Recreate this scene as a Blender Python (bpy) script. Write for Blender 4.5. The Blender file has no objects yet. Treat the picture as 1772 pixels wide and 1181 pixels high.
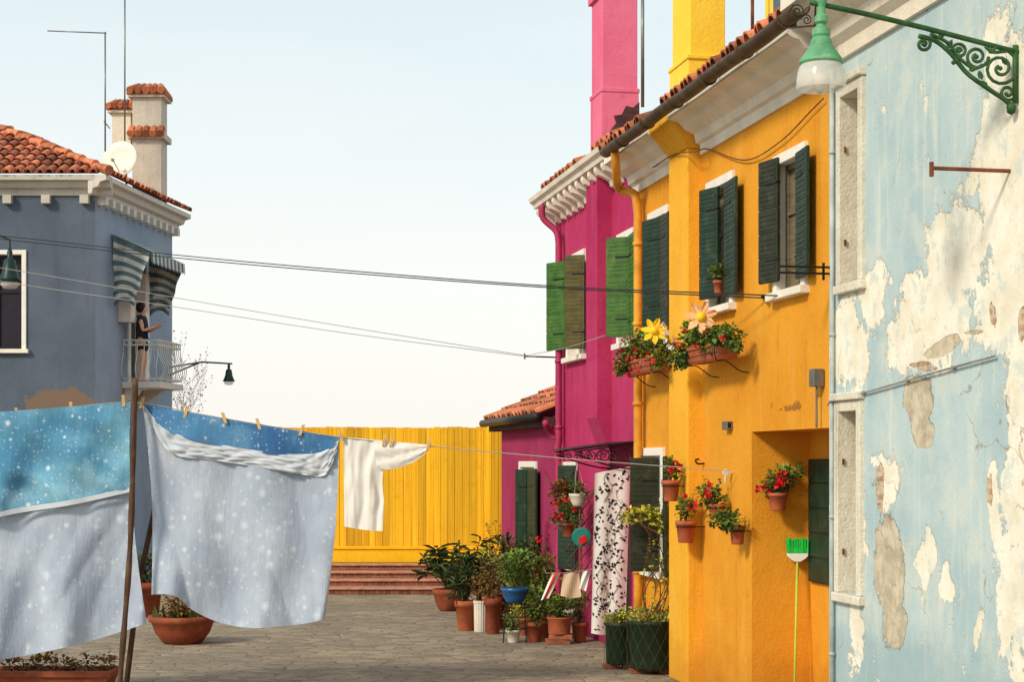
import bpy, bmesh, math, random
from mathutils import Vector, Matrix, noise
random.seed(11)
R=random.random
def U(a,b): return random.uniform(a,b)
sc=bpy.context.scene; col=sc.collection
PI=math.pi
FP=3000.; CX=886.; HY=800.; H=2.5
def at(px,py,Z): return Vector(((px-CX)*Z/FP, Z, H-(py-HY)*Z/FP))
def gz(py): return FP*H/(py-HY)
class Plane:
    def __init__(s,P0,d,n): s.P0=Vector(P0); s.d=Vector(d).normalized(); s.n=Vector(n).normalized()
    def uz(s,px,py,off=0.):
        rx=(px-CX)/FP
        t=(off+s.P0.dot(s.n))/(rx*s.n.x+s.n.y)
        P=Vector((rx*t,t,0))
        return (P-s.P0).dot(s.d), H-(py-HY)*t/FP
    def W(s,u,v,z): 
        p=s.P0+s.d*u+s.n*v; p.z=z; return p
    def p(s,px,py,off=0.):
        u,z=s.uz(px,py,off); return s.W(u,off,z)
K=566/3000.
FA=Plane((5.76,0,0),(-K,1,0),(-1,-K,0))
W=FA.W
# ------------------------------------------------------------------ materials
def lin(c): return tuple(((x/255.)/12.92 if x/255.<.04045 else ((x/255.+.055)/1.055)**2.4) for x in c)+(1.,)
def nd(nt,t,ins=None,**pr):
    n=nt.nodes.new('ShaderNode'+t)
    for k,v in pr.items(): setattr(n,k,v)
    for k,v in (ins or {}).items():
        if isinstance(v,bpy.types.NodeSocket): nt.links.new(v,n.inputs[k])
        else: n.inputs[k].default_value=v
    return n
def mk(name):
    m=bpy.data.materials.new(name); m.use_nodes=True; nt=m.node_tree
    return m,nt,nt.nodes['Principled BSDF']
def mth(nt,op,a,b=0.,clamp=False):
    n=nd(nt,'Math',{0:a,1:b},operation=op); n.use_clamp=clamp; return n.outputs[0]
def mix(nt,f,a,b,bt='MIX'):
    return nd(nt,'MixRGB',{'Fac':f,'Color1':a,'Color2':b},blend_type=bt).outputs[0]
def step(nt,x,a,b):
    n=nd(nt,'MapRange',{0:x,1:a,2:b,3:0.,4:1.}); n.interpolation_type='SMOOTHSTEP'; return n.outputs[0]
def pos(nt,s=(1,1,1)):
    g=nd(nt,'NewGeometry'); 
    return nd(nt,'Mapping',{'Vector':g.outputs['Position'],'Scale':s}).outputs[0]
def nz(nt,v,scale,detail=4,rough=.55): return nd(nt,'TexNoise',{'Vector':v,'Scale':scale,'Detail':detail,'Roughness':rough}).outputs[0]
def sca(c,f): return (min(c[0]*f,1),min(c[1]*f,1),min(c[2]*f,1),1)
def bumpn(nt,b,h,strength,dist=.02):
    n=nd(nt,'Bump',{'Height':h,'Strength':strength,'Distance':dist}); nt.links.new(n.outputs[0],b.inputs['Normal'])
def paint(name,c,rough=.7,var=.2,s=5.,bump=.15,bs=60,tint=0.,metal=0.,c2=None,stretch=(1,1,1),spec=.3,dist=.01,wear=None,wamt=.5):
    m,nt,b=mk(name); c1=lin(c); v=pos(nt,stretch)
    f=step(nt,nz(nt,v,s,5),.3,.7)
    o=mix(nt,f,sca(c1,1-var) ,lin(c2) if c2 else sca(c1,1+var*.5))
    if wear:
        o=mix(nt,mth(nt,'MULTIPLY',step(nt,nz(nt,pos(nt),6,7,.7),.52,.7),wamt),o,lin(wear))
    if tint:
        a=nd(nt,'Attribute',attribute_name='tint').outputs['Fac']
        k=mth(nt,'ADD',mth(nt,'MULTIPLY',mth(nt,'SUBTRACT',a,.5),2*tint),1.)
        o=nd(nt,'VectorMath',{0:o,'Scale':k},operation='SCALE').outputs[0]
    nt.links.new(o,b.inputs['Base Color'])
    b.inputs['Roughness'].default_value=rough; b.inputs['Metallic'].default_value=metal; b.inputs['Specular IOR Level'].default_value=spec
    if bump: bumpn(nt,b,nz(nt,v,bs,3),bump,dist)
    return m
def stucco(name,c,c2,stain,bump=.5,attr=None,attrc=None,base=True,pale=None):
    m,nt,b=mk(name); v=pos(nt)
    f=step(nt,nz(nt,v,.9,6,.6),.3,.7); o=mix(nt,f,lin(c),lin(c2))
    f2=step(nt,nz(nt,pos(nt,(3.2,3.2,.35)),1.6,5,.6),.53,.8); o=mix(nt,mth(nt,'MULTIPLY',f2,.5),o,lin(stain))
    if pale:
        f6=step(nt,nz(nt,pos(nt,(2.2,2.2,.5)),1.3,6,.62),.5,.72); o=mix(nt,mth(nt,'MULTIPLY',f6,.45),o,lin(pale))
    f3=step(nt,nz(nt,v,14,4),.35,.75); o=mix(nt,mth(nt,'MULTIPLY',f3,.2),o,sca(lin(c),1.35))
    f5=step(nt,nz(nt,v,42,3,.6),.45,.75); o=mix(nt,mth(nt,'MULTIPLY',f5,.15),o,lin(stain))
    f4=step(nt,nz(nt,v,5,6,.7),.6,.72); o=mix(nt,mth(nt,'MULTIPLY',f4,.3),o,lin(stain))
    if attr:
        a=nd(nt,'Attribute',attribute_name=attr).outputs['Fac']
        a=mth(nt,'ADD',a,mth(nt,'MULTIPLY',mth(nt,'SUBTRACT',nz(nt,v,7,5,.65),.5),1.3))
        o=mix(nt,mth(nt,'MULTIPLY',step(nt,a,.22,.3),.85),o,lin(attrc))
    if base:
        z=nd(nt,'SeparateXYZ',{0:v}).outputs[2]
        z=mth(nt,'ADD',z,mth(nt,'MULTIPLY',nz(nt,v,3,4),.8))
        o=mix(nt,mth(nt,'MULTIPLY',mth(nt,'SUBTRACT',1.,step(nt,z,.35,1.1)),.55),o,lin(stain))
    nt.links.new(o,b.inputs['Base Color']); b.inputs['Roughness'].default_value=.92; b.inputs['Specular IOR Level'].default_value=.15
    h=mth(nt,'ADD',nz(nt,v,38,4,.6),mth(nt,'MULTIPLY',nz(nt,v,5,3),1.2)); bumpn(nt,b,h,bump,.02)
    return m
M={}
M['yellow']=stucco('yellow_stucco',(216,144,38),(228,160,48),(172,102,34),.4,'repair',(150,96,40),pale=(232,172,74))
M['yellow2']=stucco('bright_yellow_stucco',(246,204,64),(250,214,84),(218,164,52),.35,base=False)
M['yellow3']=stucco('breast_yellow_stucco',(230,164,44),(240,180,56),(188,122,38),.4,pale=(240,190,88))
M['magenta']=stucco('magenta_stucco',(170,42,88),(186,58,104),(118,28,64),.4,pale=(192,82,118))
M['pink']=stucco('pink_stucco',(222,106,138),(232,124,152),(172,64,98),.35,base=False)
M['plum']=stucco('plum_stucco',(148,42,82),(164,54,96),(96,26,52),.4,pale=(168,74,106))
M['greyblue']=stucco('grey_blue_stucco',(84,94,108),(98,108,122),(64,71,84),.35,'repair',(128,104,84))  # house front toned darker, its shade put into the colour
M['greyblue2']=stucco('grey_blue_side_stucco',(134,150,168),(148,164,180),(106,120,136),.35)  # side of the same house toned lighter, its brightness put into the colour
M['cream']=stucco('cream_plaster',(222,213,194),(234,227,210),(168,148,122),.4,base=False)
M['flaky']=stucco('worn_white_paint',(228,222,206),(206,198,180),(150,130,106),.6,base=False)
M['greyplaster']=stucco('grey_cornice_plaster',(184,180,170),(202,197,186),(136,126,114),.4,base=False)
M['chimplaster']=stucco('weathered_chimney_plaster',(196,188,174),(212,202,184),(140,112,90),.5,base=False)
M['whitestone']=paint('white_stone',(234,227,212),.8,.14,3,.3,40,wear=(176,162,138),wamt=.35)
M['white']=paint('white_paint',(236,232,222),.6,.1,6,.15,50,wear=(184,172,150),wamt=.35)
M['offwhite']=paint('aged_white_paint',(212,208,196),.7,.12,6,.15,50,wear=(160,148,128),wamt=.4)
M['shutter']=paint('dark_green_paint',(32,54,38),.55,.3,7,.15,50,stretch=(1,1,.5),wear=(74,92,66),wamt=.5)
M['shutterg']=paint('green_paint',(64,104,40),.55,.3,7,.15,50,wear=(104,130,62),wamt=.45)
M['shutterk']=paint('dark_brown_green_paint',(42,46,28),.55,.3,7,.15,50,wear=(84,84,56),wamt=.5)
M['shutterb']=paint('olive_brown_paint',(86,80,38),.55,.3,7,.15,50,wear=(112,104,60),wamt=.5)
M['violet']=paint('dark_violet_paint',(26,20,36),.5,.3,6)
M['glass']=paint('window_glass',(40,44,46),.08,.2,2,0,spec=.6)
M['net']=paint('brown_louvre_board',(122,108,86),.8,.3,4,.3,30,stretch=(1,1,9))
M['tile']=paint('terracotta_tile',(192,114,78),.85,.3,7,.35,60,tint=.65,wear=(150,124,98),wamt=.55)
M['gutter']=paint('brown_gutter_metal',(80,62,44),.5,.35,6,.15,30,wear=(120,100,74),wamt=.4)
M['blackgutter']=paint('black_gutter_metal',(34,30,28),.5,.2)
M['ypipe']=paint('yellow_pipe',(226,154,46),.5,.25,5,wear=(170,110,40))
M['mpipe']=paint('magenta_pipe',(174,50,94),.5,.2)
M['bpipe']=paint('pale_blue_pipe',(182,192,190),.6,.25)
M['cond']=paint('grey_conduit',(150,150,142),.6,.3)
M['iron']=paint('black_iron',(28,26,25),.5,.2,8,.1,metal=.3)
M['steel']=paint('galvanised_steel',(128,128,124),.4,.2,8,.05,metal=.6)
M['rust']=paint('rusty_iron',(126,72,46),.8,.4,12,.4,60)
M['lampgreen']=paint('green_lamp_enamel',(98,162,116),.45,.25,9,.15,wear=(160,190,160),wamt=.6)
M['bracketgreen']=paint('green_bracket_iron',(48,90,48),.55,.4,10,.2,wear=(92,110,70),wamt=.5)
M['lampdark']=paint('dark_green_lamp_enamel',(20,52,46),.4,.2)
M['terra']=paint('terracotta_pot',(178,94,60),.8,.22,8,.15,60,wear=(196,140,110),wamt=.4)
M['terrad']=paint('dark_terracotta_pot',(144,72,46),.75,.25,7,.15,60,wear=(168,112,84),wamt=.4)
M['whitepot']=paint('white_plastic_pot',(214,206,190),.5,.12)
M['bluepot']=paint('blue_glazed_pot',(30,88,140),.3,.25,6,.05,spec=.5)
M['bluegrey']=paint('blue_grey_board',(84,104,122),.6,.25,6,.1)
M['greenpot']=paint('dark_green_plastic',(28,46,30),.5,.25,8,.1)
M['soil']=paint('soil',(52,38,28),.95,.4,20,.5,30)
M['leaf']=paint('green_leaves',(96,120,46),.6,.3,6,0,tint=.8)
M['leafd']=paint('dark_leaves',(62,80,40),.6,.3,6,0,tint=.85)
M['leafy']=paint('yellow_green_leaves',(184,178,54),.6,.3,6,0,tint=.6)
M['leafr']=paint('rusty_leaves',(128,94,46),.7,.4,6,0,tint=.7)
M['straw']=paint('dry_grass',(176,168,96),.8,.3,6,0,tint=.6)
M['mesh']=paint('rusted_mesh_wire',(92,92,58),.7,.3)
M['stem']=paint('brown_stem',(88,62,42),.9,.3,10,.2)
M['red']=paint('red_petals',(206,26,38),.6,.25,10,0,tint=.5)
M['pinkp']=paint('pink_petals',(226,120,150),.6,.2,10,0,tint=.4)
M['whitep']=paint('white_petals',(236,226,226),.6,.1,10,0,tint=.2)
M['ypetal']=paint('yellow_plastic_petals',(248,206,40),.5,.1,8,0)
M['opetal']=paint('peach_plastic_petals',(244,190,140),.5,.15,8,0)
M['wood']=paint('weathered_wood',(88,64,46),.85,.35,8,.4,50,stretch=(4,4,.6),wear=(124,98,74))
M['woodl']=paint('pale_wood',(214,176,118),.7,.2,10,.1)
M['fence']=paint('yellow_painted_boards',(228,164,16),.65,.08,1.5,.12,30,tint=.24,stretch=(18,18,.25),c2=(246,192,26),wear=(206,140,18),wamt=.4)
M['fplinth']=stucco('yellow_plinth',(240,184,28),(246,196,42),(200,140,24),.25,base=False)
M['teal']=paint('teal_enamel',(24,116,104),.4,.2)
M['broom']=paint('green_bristles',(34,196,72),.6,.2,30,.3,90,tint=.3)
M['pole']=paint('lime_handle',(190,200,70),.5,.1)
M['skin']=paint('skin',(214,162,134),.6,.08,10,0)
M['hair']=paint('dark_hair',(40,28,24),.6,.3,30,.2)
M['darkcloth']=paint('dark_cloth',(44,40,48),.9,.2,20,.1)
M['dish']=paint('dish_enamel',(236,230,216),.5,.06,3,.02)
M['soot']=paint('sooty_plaster',(84,56,56),.95,.4,6,.4)
M['whitecloth']=paint('white_cotton',(230,225,218),.9,.05,6,.08,80)
M['curtain']=paint('curtain_cotton',(242,242,240),.9,.04,6,.08,80)
M['hem']=paint('grey_white_hem_cotton',(198,204,212),.9,.08,6,.1,80)
M['beige']=paint('beige_cotton',(210,180,150),.9,.1)
M['redcloth']=paint('red_cotton',(206,60,40),.9,.1)
M['blackprint']=paint('black_print',(34,32,34),.9,.2)
M['awng']=paint('awning_grey_green_cloth',(96,114,116),.9,.2,8,.1)
M['awnw']=paint('awning_white_cloth',(196,196,188),.9,.15,8,.1)
M['brick']=paint('fired_brick',(156,94,70),.9,.3,9,.4,50,tint=.4)
M['tread']=paint('worn_brick_tread',(190,138,112),.9,.3,7,.3,50)
M['wire']=paint('wire',(36,34,34),.6,.1)
M['cord']=paint('pale_cord',(170,166,158),.8,.1)
M['lace']=paint('lace_wood',(112,72,50),.8,.2)
M['greyboard']=paint('grey_board',(182,174,156),.9,.25,5,.3,wear=(140,126,104))
m,nt,b=mk('clear_glass'); b.inputs['Base Color'].default_value=(.92,.9,.83,1); b.inputs['Roughness'].default_value=.15; b.inputs['Alpha'].default_value=.5; b.inputs['Specular IOR Level'].default_value=.8; M['clear']=m
def stars(name,ca,cb,dots,ly):
    m,nt,b=mk(name); v=pos(nt)
    f=step(nt,nz(nt,pos(nt,(1,1,1)),1.3,5,.6),.35,.68); o=mix(nt,f,lin(ca),lin(cb))
    o=mix(nt,mth(nt,'MULTIPLY',step(nt,nz(nt,v,2.6,4,.6),.54,.8),.28*dots),o,lin((206,220,232)))
    for s,th,st,lo in ly:
        vo=nd(nt,'TexVoronoi',{'Vector':v,'Scale':float(s)}); 
        rnd=nd(nt,'SeparateXYZ',{0:vo.outputs['Color']}).outputs[0]
        k=mth(nt,'MULTIPLY',mth(nt,'SUBTRACT',1.,step(nt,vo.outputs['Distance'],0.,th*1.9)),step(nt,rnd,lo,lo+.45))
        o=mix(nt,mth(nt,'MULTIPLY',k,st*dots),o,lin((236,242,248)))
    nt.links.new(o,b.inputs['Base Color']); b.inputs['Roughness'].default_value=.88; b.inputs['Specular IOR Level'].default_value=.1
    bumpn(nt,b,mth(nt,'ADD',nz(nt,pos(nt,(3,1,.8)),3,4),mth(nt,'MULTIPLY',nz(nt,v,90,2),.06)),.35,.06)
    return m
LB=((5,.11,.95,.35),(11,.14,.85,.35),(24,.18,.6,.3)); LP_=((4,.15,.8,.35),(8,.18,.65,.3),(17,.2,.5,.35))
M['starblue']=stars('blue_star_print',(78,134,168),(124,176,198),.85,LB)
M['starnavy']=stars('deep_blue_star_print',(58,102,150),(88,140,182),.75,LB)
M['starpale']=stars('pale_star_print',(160,171,189),(181,191,206),.75,LP_)
def peeling():
    m,nt,b=mk('peeling_blue_plaster'); v=pos(nt)
    n1=mth(nt,'SUBTRACT',nz(nt,v,2.6,8,.7),.5); n2=mth(nt,'SUBTRACT',nz(nt,v,9,6,.68),.5)
    w=mth(nt,'ADD',mth(nt,'MULTIPLY',n1,2.1),mth(nt,'MULTIPLY',n2,1.2))
    def A(k,g=1.): return mth(nt,'ADD',nd(nt,'Attribute',attribute_name=k).outputs['Fac'],mth(nt,'MULTIPLY',w,g))
    blue=mix(nt,step(nt,nz(nt,v,1.3,6,.6),.3,.7),lin((166,189,195)),lin((188,205,206)))
    blue=mix(nt,mth(nt,'MULTIPLY',step(nt,nz(nt,pos(nt,(4,4,.4)),2.2,5,.6),.48,.74),.6),blue,lin((214,219,210)))
    blue=mix(nt,mth(nt,'MULTIPLY',step(nt,nz(nt,v,16,5,.7),.58,.72),.35),blue,lin((146,160,162)))
    blue=mix(nt,mth(nt,'MULTIPLY',step(nt,nz(nt,v,2.1,7,.7),.5,.64),.45),blue,lin((212,214,202)))
    z=nd(nt,'SeparateXYZ',{0:v}).outputs[2]
    blue=mix(nt,mth(nt,'MULTIPLY',mth(nt,'SUBTRACT',1.,step(nt,mth(nt,'ADD',z,mth(nt,'MULTIPLY',n1,.6)),.9,1.3)),.5),blue,lin((138,166,174)))
    cream=mix(nt,step(nt,nz(nt,v,3,7,.65),.35,.65),lin((244,238,222)),lin((228,219,196)))
    cream=mix(nt,mth(nt,'MULTIPLY',step(nt,nz(nt,v,11,6,.7),.57,.7),.4),cream,lin((198,184,156)))
    cream=mix(nt,mth(nt,'MULTIPLY',step(nt,nz(nt,v,4.3,7,.7),.54,.6),.6),cream,lin((196,208,206)))
    mort=mix(nt,step(nt,nz(nt,v,7,6,.7),.35,.65),lin((176,160,134)),lin((212,199,172)))
    g=nd(nt,'NewGeometry').outputs['Position']; sx=nd(nt,'SeparateXYZ',{0:g})
    bv=nd(nt,'CombineXYZ',{0:sx.outputs[1],1:sx.outputs[2],2:0.}).outputs[0]
    bt=nd(nt,'TexBrick',{'Vector':bv,'Color1':lin((162,116,88)),'Color2':lin((186,144,112)),'Mortar':lin((194,178,152)),'Scale':1.,'Mortar Size':.016,'Brick Width':.26,'Row Height':.075})
    bc=mix(nt,mth(nt,'MULTIPLY',step(nt,nz(nt,v,8,5,.7),.38,.62),.8),bt.outputs['Color'],lin((206,190,162)))
    mc=step(nt,A('cream',.95),.0,.14); mm=step(nt,A('mortar',.6),.03,.1); mb=step(nt,A('brick',.8),.12,.18)
    fl=step(nt,nz(nt,v,3.4,7,.7),.62,.67); mc=mth(nt,'MAXIMUM',mc,mth(nt,'MULTIPLY',fl,.7))
    o=mix(nt,mth(nt,'MULTIPLY',mc,.95),blue,cream); o=mix(nt,mth(nt,'MULTIPLY',mm,.9),o,mort); o=mix(nt,mb,o,bc)
    vo=nd(nt,'TexVoronoi',{'Vector':nd(nt,'VectorMath',{0:v,1:nd(nt,'VectorMath',{0:nd(nt,'TexNoise',{'Vector':v,'Scale':3.,'Detail':5.}).outputs[1],'Scale':.6},operation='SCALE').outputs[0]},operation='ADD').outputs[0],'Scale':.75},feature='DISTANCE_TO_EDGE')
    ck=mth(nt,'MULTIPLY',mth(nt,'SUBTRACT',1.,step(nt,vo.outputs['Distance'],.002,.006)),step(nt,nz(nt,v,.9,2),.55,.6))
    o=mix(nt,mth(nt,'MULTIPLY',ck,.6),o,lin((140,120,98)))
    nt.links.new(o,b.inputs['Base Color']); b.inputs['Roughness'].default_value=.93; b.inputs['Specular IOR Level'].default_value=.12
    h=mth(nt,'SUBTRACT',mth(nt,'MULTIPLY',nz(nt,v,40,4,.6),.25),mth(nt,'ADD',mth(nt,'MULTIPLY',mc,.4),mth(nt,'ADD',mm,mth(nt,'MULTIPLY',mb,1.2))))
    bumpn(nt,b,h,.8,.02); return m
M['peel']=peeling()
def paving():
    m,nt,b=mk('worn_paving_stones'); g=nd(nt,'NewGeometry').outputs['Position']
    rot=nd(nt,'Mapping',{'Vector':g,'Rotation':(0,0,.18),'Scale':(3.6,6.2,1)}).outputs[0]
    wob=nd(nt,'VectorMath',{0:nd(nt,'TexNoise',{'Vector':g,'Scale':3.2,'Detail':3.}).outputs[1],'Scale':.5},operation='SCALE').outputs[0]
    v=nd(nt,'VectorMath',{0:rot,1:wob},operation='ADD').outputs[0]
    e=nd(nt,'TexVoronoi',{'Vector':v,'Scale':1.,'Randomness':.8},feature='DISTANCE_TO_EDGE').outputs['Distance']
    cc=nd(nt,'SeparateXYZ',{0:nd(nt,'TexVoronoi',{'Vector':v,'Scale':1.,'Randomness':.8}).outputs['Color']}).outputs[0]
    o=mix(nt,cc,lin((134,121,104)),lin((168,153,130)))
    o=mix(nt,mth(nt,'MULTIPLY',step(nt,nz(nt,g,.45,5),.4,.65),.55),o,lin((122,112,98)))
    o=mix(nt,mth(nt,'MULTIPLY',step(nt,nz(nt,g,22,5,.7),.5,.75),.4),o,lin((186,172,148)))
    gap=mth(nt,'SUBTRACT',1.,step(nt,e,.01,.06))
    gc=mix(nt,step(nt,nz(nt,g,1.1,4),.45,.6),lin((92,80,66)),lin((112,112,72)))
    o=mix(nt,mth(nt,'MULTIPLY',gap,.7),o,gc)
    nt.links.new(o,b.inputs['Base Color']); b.inputs['Roughness'].default_value=.85; b.inputs['Specular IOR Level'].default_value=.2
    h=mth(nt,'ADD',mth(nt,'MULTIPLY',step(nt,e,.0,.12),.5),mth(nt,'MULTIPLY',nz(nt,g,12,4),.5)); bumpn(nt,b,h,.6,.03); return m
M['paving']=paving()
def brickmat():
    m,nt,b=mk('old_brick_courses'); g=nd(nt,'NewGeometry').outputs['Position']; s=nd(nt,'SeparateXYZ',{0:g})
    v=nd(nt,'CombineXYZ',{0:s.outputs[0],1:s.outputs[2],2:0.}).outputs[0]
    bt=nd(nt,'TexBrick',{'Vector':v,'Color1':lin((156,88,62)),'Color2':lin((112,62,46)),'Mortar':lin((160,120,96)),'Scale':1.,'Mortar Size':.008,'Brick Width':.13,'Row Height':.13,'Mortar Smooth':.3})
    o=mix(nt,mth(nt,'MULTIPLY',step(nt,nz(nt,g,9,5),.4,.7),.4),bt.outputs['Color'],lin((86,54,44)))
    nt.links.new(o,b.inputs['Base Color']); b.inputs['Roughness'].default_value=.9
    bumpn(nt,b,mth(nt,'SUBTRACT',nz(nt,g,40,3),bt.outputs['Fac']),.6,.01); return m
M['bricks']=brickmat()
# ------------------------------------------------------------------ mesh builder
BASE={}
class MB:
    def __init__(s): s.v=[];s.f=[];s.m=[];s.t=[]
    def q(s,pts,mi=0,t=.5):
        i=len(s.v); s.v+= [Vector(p) for p in pts]; s.f.append(tuple(range(i,i+len(pts)))); s.m.append(mi); s.t.append(t); return s
    def box(s,lo,hi,T=None,mi=0,t=.5):
        T=T or (lambda a,b,c:Vector((a,b,c)))
        i=len(s.v)
        for c in (lo[2],hi[2]):
            for a,b in ((lo[0],lo[1]),(hi[0],lo[1]),(hi[0],hi[1]),(lo[0],hi[1])): s.v.append(T(a,b,c))
        for f in ((3,2,1,0),(4,5,6,7),(0,1,5,4),(1,2,6,5),(2,3,7,6),(3,0,4,7)):
            s.f.append(tuple(i+k for k in f)); s.m.append(mi); s.t.append(t)
        return s
    def obox(s,c,a,b,n,mi=0,t=.5):
        c=Vector(c); return s.box((-1,-1,-1),(1,1,1),lambda x,y,z:c+a*x+b*y+n*z,mi,t)
    def rings(s,rs,mi=0,t=.5,cap=True):
        i=len(s.v); n=len(rs[0])
        for r in rs: s.v+=r
        for k in range(len(rs)-1):
            for j in range(n):
                a=i+k*n+j; b=i+k*n+(j+1)%n
                s.f.append((a,b,b+n,a+n)); s.m.append(mi); s.t.append(t)
        if cap:
            s.f.append(tuple(range(i+n-1,i-1,-1))); s.m.append(mi); s.t.append(t)
            k=i+(len(rs)-1)*n; s.f.append(tuple(range(k,k+n))); s.m.append(mi); s.t.append(t)
        return s
    def tube(s,pts,r,seg=8,mi=0,t=.5,cap=True):
        pts=[Vector(p) for p in pts]; n=len(pts); rs=r if isinstance(r,(list,tuple)) else [r]*n
        d=(pts[1]-pts[0]).normalized(); x=d.orthogonal().normalized(); out=[]
        for k in range(n):
            if k==0: dd=pts[1]-pts[0]
            elif k==n-1: dd=pts[-1]-pts[-2]
            else: dd=pts[k+1]-pts[k-1]
            dd=dd.normalized(); x=(x-dd*x.dot(dd)).normalized(); y=dd.cross(x)
            out.append([pts[k]+x*(rs[k]*math.cos(2*PI*j/seg))+y*(rs[k]*math.sin(2*PI*j/seg)) for j in range(seg)])
        return s.rings(out,mi,t,cap)
    def lathe(s,prof,c,seg=20,mi=0,t=.5,cap=True,ax=None,rib=0):
        c=Vector(c); z=(ax or Vector((0,0,1))).normalized(); x=z.orthogonal().normalized() if ax else Vector((1,0,0)); y=z.cross(x)
        rs=[]
        for r,h in prof:
            rs.append([c+z*h+(x*math.cos(2*PI*j/seg)+y*math.sin(2*PI*j/seg))*(max(r,.0004)*(1+(rib if j%2 else -rib))) for j in range(seg)])
        return s.rings(rs,mi,t,cap)
    def leaf(s,p,d,up,L,w,t=.5,mi=0):
        d=d.normalized(); sd=d.cross(up)
        if sd.length<1e-3: sd=d.orthogonal()
        sd.normalize(); nn=sd.cross(d)
        b=p; tp=p+d*L-nn*L*.15; l1=p+d*L*.3+sd*w*.5+nn*L*.08; l2=p+d*L*.72+sd*w*.42+nn*L*.05
        r1=p+d*L*.3-sd*w*.5+nn*L*.08; r2=p+d*L*.72-sd*w*.42+nn*L*.05
        s.q((b,l1,l2,tp),mi,t); s.q((b,tp,r2,r1),mi,t)
    def clump(s,c,rad,n,size,wr=.8,mi=0,droop=0.):
        c=Vector(c)
        sub=[Vector((U(-1,1)*.6,U(-1,1)*.6,U(-1,1)*.6)) for _ in range(5)]
        for _ in range(n):
            o=random.choice(sub); q=Vector((random.gauss(0,1),random.gauss(0,1),random.gauss(0,1))).normalized()*(R()**.45)*.62
            q=o*.75+q
            p=c+Vector((q.x*rad[0],q.y*rad[1],q.z*rad[2]))
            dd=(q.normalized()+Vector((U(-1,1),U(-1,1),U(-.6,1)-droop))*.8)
            t=max(0,min(1,.42+.3*q.z+.15*q.length+U(-.25,.25)))  # inner and lower leaves darkened, clump shading put into the tint
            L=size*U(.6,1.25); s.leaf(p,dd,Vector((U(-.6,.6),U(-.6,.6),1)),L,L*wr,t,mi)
        return s
    def build(s,name,mat,parent=None,smooth=False,base=None,bevel=0.,vattr=None):
        if parent is not None: B=BASE[parent.name]
        elif base is not None: B=Vector(base)
        else:
            xs=[v.x for v in s.v]; ys=[v.y for v in s.v]; B=Vector(((min(xs)+max(xs))/2,(min(ys)+max(ys))/2,min(v.z for v in s.v)))
        me=bpy.data.meshes.new(name); me.from_pydata([v-B for v in s.v],[],s.f)
        for mm in (mat if isinstance(mat,(list,tuple)) else [mat]): me.materials.append(mm)
        bm=bmesh.new(); bm.from_mesh(me); bmesh.ops.recalc_face_normals(bm,faces=bm.faces); bm.to_mesh(me); bm.free()
        me.polygons.foreach_set('material_index',s.m); me.polygons.foreach_set('use_smooth',[smooth]*len(s.f))
        a=me.attributes.new('tint','FLOAT','FACE'); a.data.foreach_set('value',s.t)
        for k,fn in (vattr or {}).items():
            a=me.attributes.new(k,'FLOAT','POINT'); a.data.foreach_set('value',[fn(v) for v in s.v])
        o=bpy.data.objects.new(name,me); col.objects.link(o)
        if parent is not None: o.parent=parent
        else: o.location=B
        BASE[o.name]=B
        if bevel: 
            bv=o.modifiers.new('Bevel','BEVEL'); bv.width=bevel; bv.segments=2; bv.limit_method='ANGLE'
        return o
def tag(o,label,cat,group=None):
    o['label']=label; o['category']=cat
    if group: o['group']=group
    return o
def thing(name,label,cat,loc,group=None):
    o=bpy.data.objects.new(name,None); col.objects.link(o); o.location=loc; o.empty_display_size=.2
    BASE[o.name]=Vector(loc); return tag(o,label,cat,group)
def struct(o): o['kind']='structure'; return o
def catmull(P,n=8):
    P=[Vector(p) for p in P]; Q=[P[0]*2-P[1]]+P+[P[-1]*2-P[-2]]; out=[]
    for i in range(1,len(Q)-2):
        for k in range(n):
            t=k/n; a,b,c,d=Q[i-1:i+3]
            out.append(.5*((2*b)+(c-a)*t+(2*a-5*b+4*c-d)*t*t+(3*b-a-3*c+d)*t**3))
    out.append(P[-1]); return out
def blobs(L,warp=0.):
    def f(P):
        px=CX+P.x*FP/max(P.y,.1); py=HY+(H-P.z)*FP/max(P.y,.1)
        if warp:
            a=noise.noise(P*1.9)+.5*noise.noise(P*4.5); b=noise.noise(P*1.9+Vector((9,3,7)))+.5*noise.noise(P*4.5+Vector((3,8,1)))
            px+=warp*a*.55; py+=warp*b
        return max(1-math.hypot((px-a)/c,(py-b)/d) for a,b,c,d in L)
    return f
# ------------------------------------------------------------------ camera, light, sky
cam=bpy.data.cameras.new('camera'); co=bpy.data.objects.new('camera',cam); col.objects.link(co)
co.location=(0,0,H); co.rotation_euler=(PI/2,0,0); cam.sensor_width=36; cam.lens=36*FP/1772.; cam.shift_y=(HY-590.5)/1772.; cam.clip_end=3000; cam.clip_start=.1
sc.camera=co
S=Vector((-.62,-.62,.58)).normalized()
sl=bpy.data.lights.new('sun','SUN'); sl.energy=2.9; sl.angle=math.radians(9); sl.color=(1.,.89,.70); so=bpy.data.objects.new('sun',sl); col.objects.link(so)
so.rotation_euler=(-S).to_track_quat('-Z','Y').to_euler(); so.location=(-20,-30,30)
w=bpy.data.worlds.new('World'); sc.world=w; w.use_nodes=True; nt=w.node_tree; bg=nt.nodes['Background']
sky=nd(nt,'TexSky',sky_type='NISHITA'); sky.sun_disc=False; sky.sun_elevation=math.asin(S.z); sky.sun_rotation=math.atan2(S.x,S.y); sky.dust_density=2.5; sky.ozone_density=1.2
tc=nd(nt,'TexCoord'); zz=nd(nt,'SeparateXYZ',{0:tc.outputs['Generated']}).outputs[2]
rp=nd(nt,'ValToRGB',{'Fac':zz}); cr=rp.color_ramp
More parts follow.
